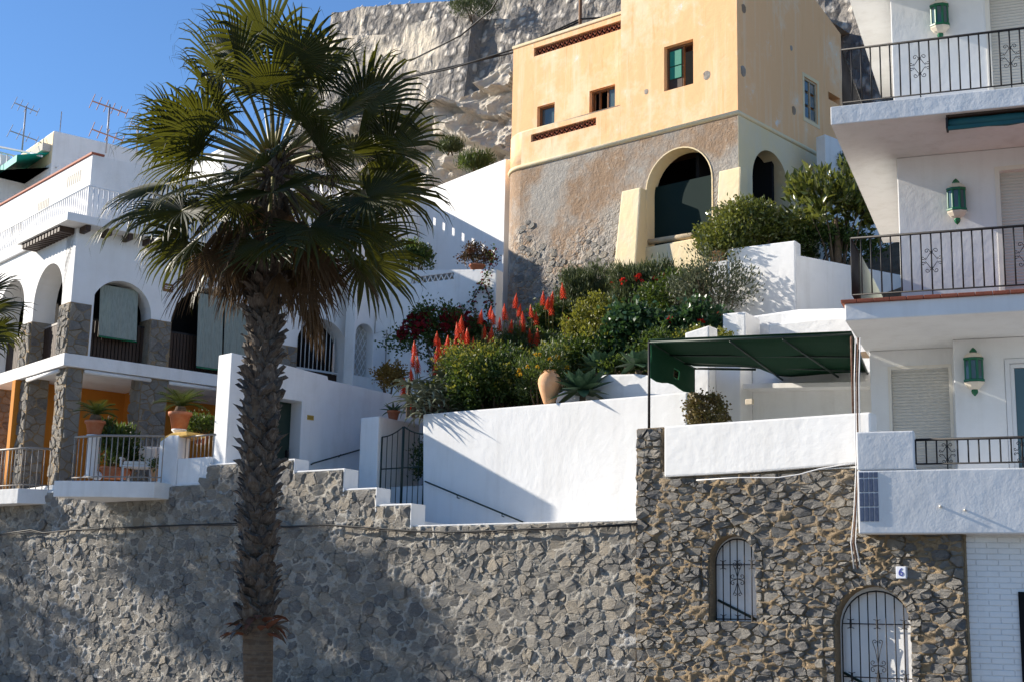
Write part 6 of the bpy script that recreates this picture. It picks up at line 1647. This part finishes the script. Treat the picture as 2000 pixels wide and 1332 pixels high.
bush(1210, 718, 26.6, 'succulent_edge', 'small yellowish succulents between the two agaves', (.35, .2, .2), 'leaf_mid', 40, 24, .06, .07, .04, 37, stems=2)
# agaves
for (u, v, y_, L_, n, lab, sd) in ((1138, 762, 26.3, .6, 40, 'large soft-leaved agave hanging over the white wall', 1), (1172, 718, 26.9, .5, 30, 'agave half hidden behind the larger one', 2), (1247, 712, 26.1, .4, 26, 'small agave beside the shade roof post', 3)):
    p = at(u, v, y_); rp = random.Random(70 + sd); t = thing('agave', lab, 'agave', WORLD, (p.x, p.y, p.z - .4), 'soft-leaved agaves')
    mb = MB(); rosette(mb, p, n, L_, .25, rp, (-.5, 2.6), .3, .1); mb.build('rosette', X['agave_leaf'], t, False, False); MB().tube([p - Vector((0, 0, .4)), p - Vector((0, 0, .1))], .06, 8).build('stem', X['bark'], t, True)
# curved white planter wall under the agave
pwf = Frame(1180, 760, 26.35, 35)
cp = thing('planter_wall', 'low curved white planter edge below the agaves, behind the wall top', 'wall', pwf, (0, 0, 5.2))
MB().prism([(pwf.x(1085, 780), 5.2), (pwf.x(1345, 780), 5.2), pwf.px(1345, 752), pwf.px(1300, 736), pwf.px(1240, 729), pwf.px(1180, 731), pwf.px(1130, 746), pwf.px(1085, 770)], 0, .3).build('wall', X['white_rough'], cp, bevel=.04)
# clay jar on the wall
jp = Cf.px(1066, 786); jb = Cf.w(jp[0], .12, Cf.z(1066, 787))
jr = thing('clay_jar', 'big pale clay oil jar standing on the white stair wall', 'jar', WORLD, tuple(jb)); s_ = .98
MB().lathe([(r * s_, z * s_) for r, z in ((.10, 0), (.115, .02), (.155, .14), (.20, .28), (.228, .40), (.222, .48), (.19, .55), (.14, .60), (.115, .625), (.12, .65), (.105, .655), (.09, .6))], tuple(jb), 26).build('body', X['jar_clay'], jr, True)
mb = MB(); rosette(mb, jb + Vector((0, 0, .62)), 16, .2, .05, random.Random(3), (.1, 1.2), 1.2); mb.build('plant', X['ochre_leaf'], jr, False, False)
def pot(p, r, h, label, plant, group='terracotta flower pots', mat='terracotta'):
    t = thing('flower_pot', label, 'flower pot', WORLD, tuple(p), group)
    MB().lathe([(r * .68, 0), (r * .95, h * .8), (r * 1.08, h * .8), (r * 1.1, h), (r * .95, h), (r * .9, h * .85)], tuple(p), 20).build('pot', X[mat], t, True)
    plant(t, Vector(p) + Vector((0, 0, h * .9))); return t
def pl_aloe(L_, w, n, mat='aloe_leaf', up=(.3, 2.0)):
    def f(t, c):
        mb = MB(); rosette(mb, c, n, L_, w, random.Random(int(c.x * 100) & 255), up, .8); mb.build('plant', X[mat], t, False, False)
    return f
def pl_cycad(L_, n, trunk=.16):
    def f(t, c):
        rp = random.Random(int(c.x * 77) & 1023); MB().lathe([(.11, -.05), (.13, trunk * .5), (.1, trunk)], tuple(c), 10).build('trunk', X['palm_trunk'], t)
        c2 = c + Vector((0, 0, trunk))
        for i in range(n):
            a = i * 2.39996; d = Vector((math.cos(a), math.sin(a), 0)); v = (d + Vector((0, 0, lerp(.35, 1.6, i / n)))).normalized(); q = c2.copy(); pts = []
            for j in range(9): pts.append(q.copy()); q = q + v * L_ / 8; v = (v + Vector((0, 0, -.13))).normalized()
            mb = MB().tube(pts, [.01] * 8 + [.004], 4)
            for j in range(1, 9):
                for h_ in (0, .5):
                    b = lerp(pts[j - 1], pts[j], h_ + .3); tn = (pts[j] - pts[j - 1]).normalized(); sd = tn.cross(Vector((0, 0, 1))).normalized(); ll = .16 * math.sin(math.pi * min(1, (j + h_) / 9 * .85 + .15)) + .03
                    for sg in (-1, 1):
                        e = b + (sd * sg + tn * .55 + Vector((0, 0, .28))).normalized() * ll; mb.add([b - tn * .012, b + tn * .012, e], [(0, 1, 2)])
            mb.build('frond', X['cycad_leaf'], t, False, False)
    return f
def pl_cloud(mat, rad, ncl, per, L_, W_, seed, up=.4, lift=.7):
    def f(t, c):
        P, A_, B_ = cloud(np.random.default_rng(seed), tuple(c + Vector((0, 0, rad[2] * lift))), rad, ncl, per, .06, L_, W_, up=up)
        setp(link('plant', leaf_mesh(P, A_, B_, 'plant', mat, off_of(t), .3), t), kind='stuff')
        for i in range(4): MB().tube([c - Vector((0, 0, .05)), c + Vector((math.cos(i * 1.6) * rad[0] * .5, math.sin(i * 1.6) * rad[1] * .5, rad[2] * .8))], [.014, .006], 5).build('stem', X['bark'], t, True)
    return f
zp_ = Cf.z(718, 814); pot(Cf.w(lerp(px0, px1, .7), .62, zp_) if False else Cf.w(px1 - .14, .62, zp_), .13, .2, 'terracotta pot with a dark aloe on the gate pier', pl_aloe(.38, .06, 18, 'agave_leaf'))
pk = Kf.w(Kf.x(1403, 500, .1), .1, Kf.z(1403, 514, .1)); pot(pk, .16, .24, 'pale terracotta pot with cactus left of the tall white block', pl_aloe(.3, .09, 8, 'jade_leaf', (1.0, 3)), mat='jar_clay')
MB().box(0, .1, 0, .1, 0, .1) if False else None
setp(floor('planting_ledge', Kf, [(Kf.x(1385, 520), -.02), (Kf.x(1420, 520) - .01, -.02), (Kf.x(1420, 520) - .01, .6), (Kf.x(1385, 520), .6)], 7.6, Kf.z(1403, 514, .1) - .002, 'white', 'white ledge carrying the cactus pot'), None)
hp = TWf.w(TWf.x(932, 528, .15), .15, TWf.z(932, 530)); pot(hp, .2, .2, 'shallow terracotta bowl with dark red bougainvillea on the white wall corner', pl_cloud('leaf_bowl', (.45, .3, .3), 60, 26, .06, .045, 5))
cyc1 = H.w(H.x(182, 850, -.2), -.15, 5.25); cyc2 = H.w(H.x(352, 840, -.3), -.25, 5.35)
def stand(p, z0, label):
    t = thing('plant_stand', label, 'pedestal', WORLD, (p.x, p.y, z0), 'white pedestals under the cycads'); MB().lathe([(.16, 0), (.14, .04), (.12, .06), (.12, p.z - z0 - .06), (.16, p.z - z0 - .03), (.16, p.z - z0 - .002)], (p.x, p.y, z0), 14).build('shaft', X['white'], t, True)
c1 = at(184, 849, 29.6); stand(c1, zfl if c1.z > zfl + .1 else c1.z - .3, 'white pedestal under the cycad pot at the house corner'); pot(c1, .2, .3, 'terracotta pot with spreading cycad at the house corner pillar', pl_cycad(.5, 20))
c2 = at(350, 838, 29.4); stand(c2, zfl, 'white pedestal under the cycad pot near the white pier'); pot(c2, .23, .36, 'large terracotta pot with cycad in front of the orange porch', pl_cycad(.6, 22))
pot(at(215, 934, 30.0), .22, .24, 'low terracotta pot with leafy plant behind the balcony railing', pl_cloud('leaf_mid', (.38, .3, .55), 60, 26, .13, .05, 15, up=.9))
pot(at(240, 935, 30.3), .2, .22, 'terracotta trough with dark leafy plant behind the balcony railing', pl_cloud('leaf_dark', (.35, .3, .35), 60, 26, .1, .05, 16))
pot(at(304, 938, 29.7), .12, .26, 'slim orange pot at the right end of the balcony', pl_cloud('leaf_mid', (.12, .12, .1), 16, 16, .07, .03, 17), mat='jar_clay')
pot(at(392, 866, 29.9), .16, .2, 'pot with bright green bush beside the tall white pier', pl_cloud('leaf_mid', (.32, .28, .26), 60, 26, .07, .04, 18))
# globe lamp and white bench on the balcony
q = at(190, 932, 29.8); gl_ = thing('garden_lamp', 'small white globe lamp behind the balcony railing', 'lamp', WORLD, (q.x, q.y, zb1)); MB().lathe([(.05, 0), (.035, .02), (.03, .08), (.05, .1)], (q.x, q.y, zb1), 12).build('base', X['iron'], gl_, True); MB().lathe([(.02, .1)] + [(.1 * math.sin(math.pi * i / 10), .2 - .1 * math.cos(math.pi * i / 10)) for i in range(1, 10)] + [(.002, .3)], (q.x, q.y, zb1), 14).build('globe', X['sign_white'], gl_, True)
q = at(272, 930, 30.0); bn = thing('garden_chair', 'white garden chair with cushion behind the balcony railing', 'chair', WORLD, (q.x, q.y, zb1))
for dx in (-.3, .3):
    for dy in (-.25, .25): MB().box(q.x + dx - .025, q.x + dx + .025, q.y + dy - .025, q.y + dy + .025, zb1 + .002, zb1 + .4).build('leg', X['white_metal'], bn)
    MB().box(q.x + dx * 1.13 - .03, q.x + dx * 1.13 + .03, q.y - .3, q.y + .3, zb1 + .56, zb1 + .6).build('armrest', X['white_metal'], bn); MB().box(q.x + dx * 1.13 - .02, q.x + dx * 1.13 + .02, q.y - .28, q.y - .24, zb1 + .4, zb1 + .559).build('arm_post', X['white_metal'], bn)
MB().box(q.x - .32, q.x + .32, q.y - .3, q.y + .3, zb1 + .402, zb1 + .44).build('seat', X['white_metal'], bn, bevel=.01); MB().box(q.x - .29, q.x + .29, q.y - .28, q.y + .22, zb1 + .442, zb1 + .52).build('cushion', X['cream_soffit'], bn, bevel=.03)
MB().box(q.x - .33, q.x + .33, q.y + .26, q.y + .3, zb1 + .442, zb1 + .9).build('backrest', X['white_metal'], bn, bevel=.015); MB().box(q.x - .28, q.x + .28, q.y + .18, q.y + .255, zb1 + .522, zb1 + .86).build('cushion', X['cream_soffit'], bn, bevel=.03)
# bougainvillea: mass in the corner and runner up the wall
c = at(868, 665, 33.2); shrub('bougainvillea', 'dark red bougainvillea mass in the shaded corner by the white wall', 'shrub', (c.x, c.y, c.z - 1.1), c, (1.05, .6, .75), 'leaf_dark', 220, 26, .10, .09, .05, 41, stems=6, flowers=('bract_red', 90, .16, -.2))
c = at(905, 600, 34.0); t = thing('climbing_bougainvillea', 'bougainvillea runner climbing the white wall up to the bowl', 'climber', WORLD, tuple(at(900, 690, 34.0)), None)
rp = random.Random(77)
for k, path in enumerate((((895, 680), (888, 640), (905, 610), (893, 580), (915, 550), (930, 535), (945, 505), (958, 480)), ((915, 680), (940, 640), (935, 600), (945, 585), (932, 560), (925, 545)), ((870, 660), (864, 625), (861, 597), (866, 585)), ((800, 690), (785, 660), (770, 640), (765, 628)), ((790, 720), (775, 700), (766, 690)))):
    pts = [at(u, v, 34.25 if k < 3 else 34.0) for u, v in path]; pts = [TWf.w(TWf.loc(p)[0], -.06 - .04 * (i % 2), p.z) for i, p in enumerate(pts)]
    MB().tube(pts, .012, 5).build('stem', X['bark'], t, True)
    P = []
    for a, b in zip(pts[:-1], pts[1:]):
        for i in range(34): P.append(np.array(lerp(a, b, rp.random())) + np.array([rp.gauss(0, .07), rp.gauss(-.03, .04), rp.gauss(0, .07)]))
    P = np.array(P); rng = np.random.default_rng(k); d = unit(rng.normal(size=P.shape)); B_ = unit(np.cross(d, rng.normal(size=P.shape))) * .028
    sel = rng.random(len(P)) < .28
    setp(link('leaves', leaf_mesh(P[~sel], d[~sel] * .085, B_[~sel], 'leaves', 'leaf_dark', off_of(t), .3), t), kind='stuff'); setp(link('bracts', leaf_mesh(P[sel], d[sel] * .075, B_[sel] * 1.2, 'bracts', 'bract_red', off_of(t), .3), t), kind='stuff')
c = at(763, 742, 33.4); shrub('ochre_shrub', 'dry ochre shrub at the foot of the lattice window wall', 'shrub', (c.x, c.y, c.z - .5), c, (.32, .25, .42), 'ochre_leaf', 70, 26, .06, .07, .05, 42, stems=3)
c = at(812, 508, 36.8); shrub('wall_bush', 'light green bush behind the lattice-banded white wall', 'shrub', (c.x, c.y, c.z - .6), c, (.42, .35, .4), 'leaf_mid', 80, 26, .08, .11, .05, 43, stems=4)
c = Cf.w(-.3, .8, 4.75); shrub('gate_bush', 'dark straggly plant behind the garden gate', 'shrub', (c.x, c.y, 4.3), c, (.4, .35, .62), 'leaf_dark', 90, 26, .09, .08, .04, 44, stems=6)
c = at(1378, 806, 23.2); shrub('jade_plant', 'brownish jade plant on the terrace behind the white parapet', 'shrub', (c.x, c.y, 3.86), c, (.36, .3, .27), 'jade_leaf', 110, 24, .05, .05, .045, 45, stems=6, low=-.9)
# hedge and big-leaved tree above the white block
c = at(1470, 455, 30.2); shrub('hedge', 'sunlit green hedge growing above the white block', 'shrub', (c.x, c.y, c.z - 1.0), c, (1.05, .7, .62), 'leaf_ficus', 300, 30, .09, .1, .05, 46, stems=6)
c = at(1420, 490, 29.8); shrub('hedge', 'lower left end of the hedge around the cactus pot', 'shrub', (c.x, c.y, c.z - .8), c, (.55, .4, .45), 'leaf_ficus', 110, 30, .09, .12, .05, 47, stems=4)
c = at(1632, 418, 30.0); t = shrub('rubber_tree', 'big-leaved rubber tree beside the balcony of the apartment building', 'tree', (c.x, c.y, c.z - 1.6), c, (1.05, .7, .95), 'leaf_ficus', 105, 13, .11, .27, .11, 48, stems=9, fold=.5, leafname='crown', up=.6, shell=.35); MB().tube([(c.x, c.y, c.z - 1.7), (c.x + .03, c.y, c.z - .8), (c.x, c.y, c.z - .1)], [.1, .08, .04], 8).build('trunk', X['bark'], t, True)
c = at(1590, 480, 30.5); shrub('hedge', 'dark hedge base below the rubber tree', 'shrub', (c.x, c.y, c.z - .7), c, (1.3, .6, .5), 'leaf_dark', 200, 30, .09, .11, .05, 49, stems=5)
c = at(1672, 335, 34.0); shrub('dark_bush', 'small dark bush between the hillside wall and the balcony', 'shrub', (c.x, c.y, c.z - .6), c, (.55, .45, .42), 'leaf_dark', 110, 26, .08, .09, .05, 50, stems=4)
# weeds on cliff and castle
for i, (u, v, y, r, mt, lab) in enumerate(((930, 322, 42.5, .3, 'leaf_mid', 'green tuft on the cliff just above the sunlit white wall'), (925, 18, 49.3, .6, 'leaf_rosemary', 'grassy tuft on top of the lower castle wall'), (1640, 70, 48, 1.5, 'dry_brush', 'dry grassy bank beside the upper balcony'), (880, 292, 43, .15, 'leaf_rosemary', 'small weed in the cliff cracks'))):
    c = at(u, v, y); shrub('weed', lab, 'weed', (c.x, c.y, c.z - r * .7), c, (r * 1.3, r, r * .6), mt, 90, 26, .12, .16, .03, 60 + i, stems=2, up=1.2)
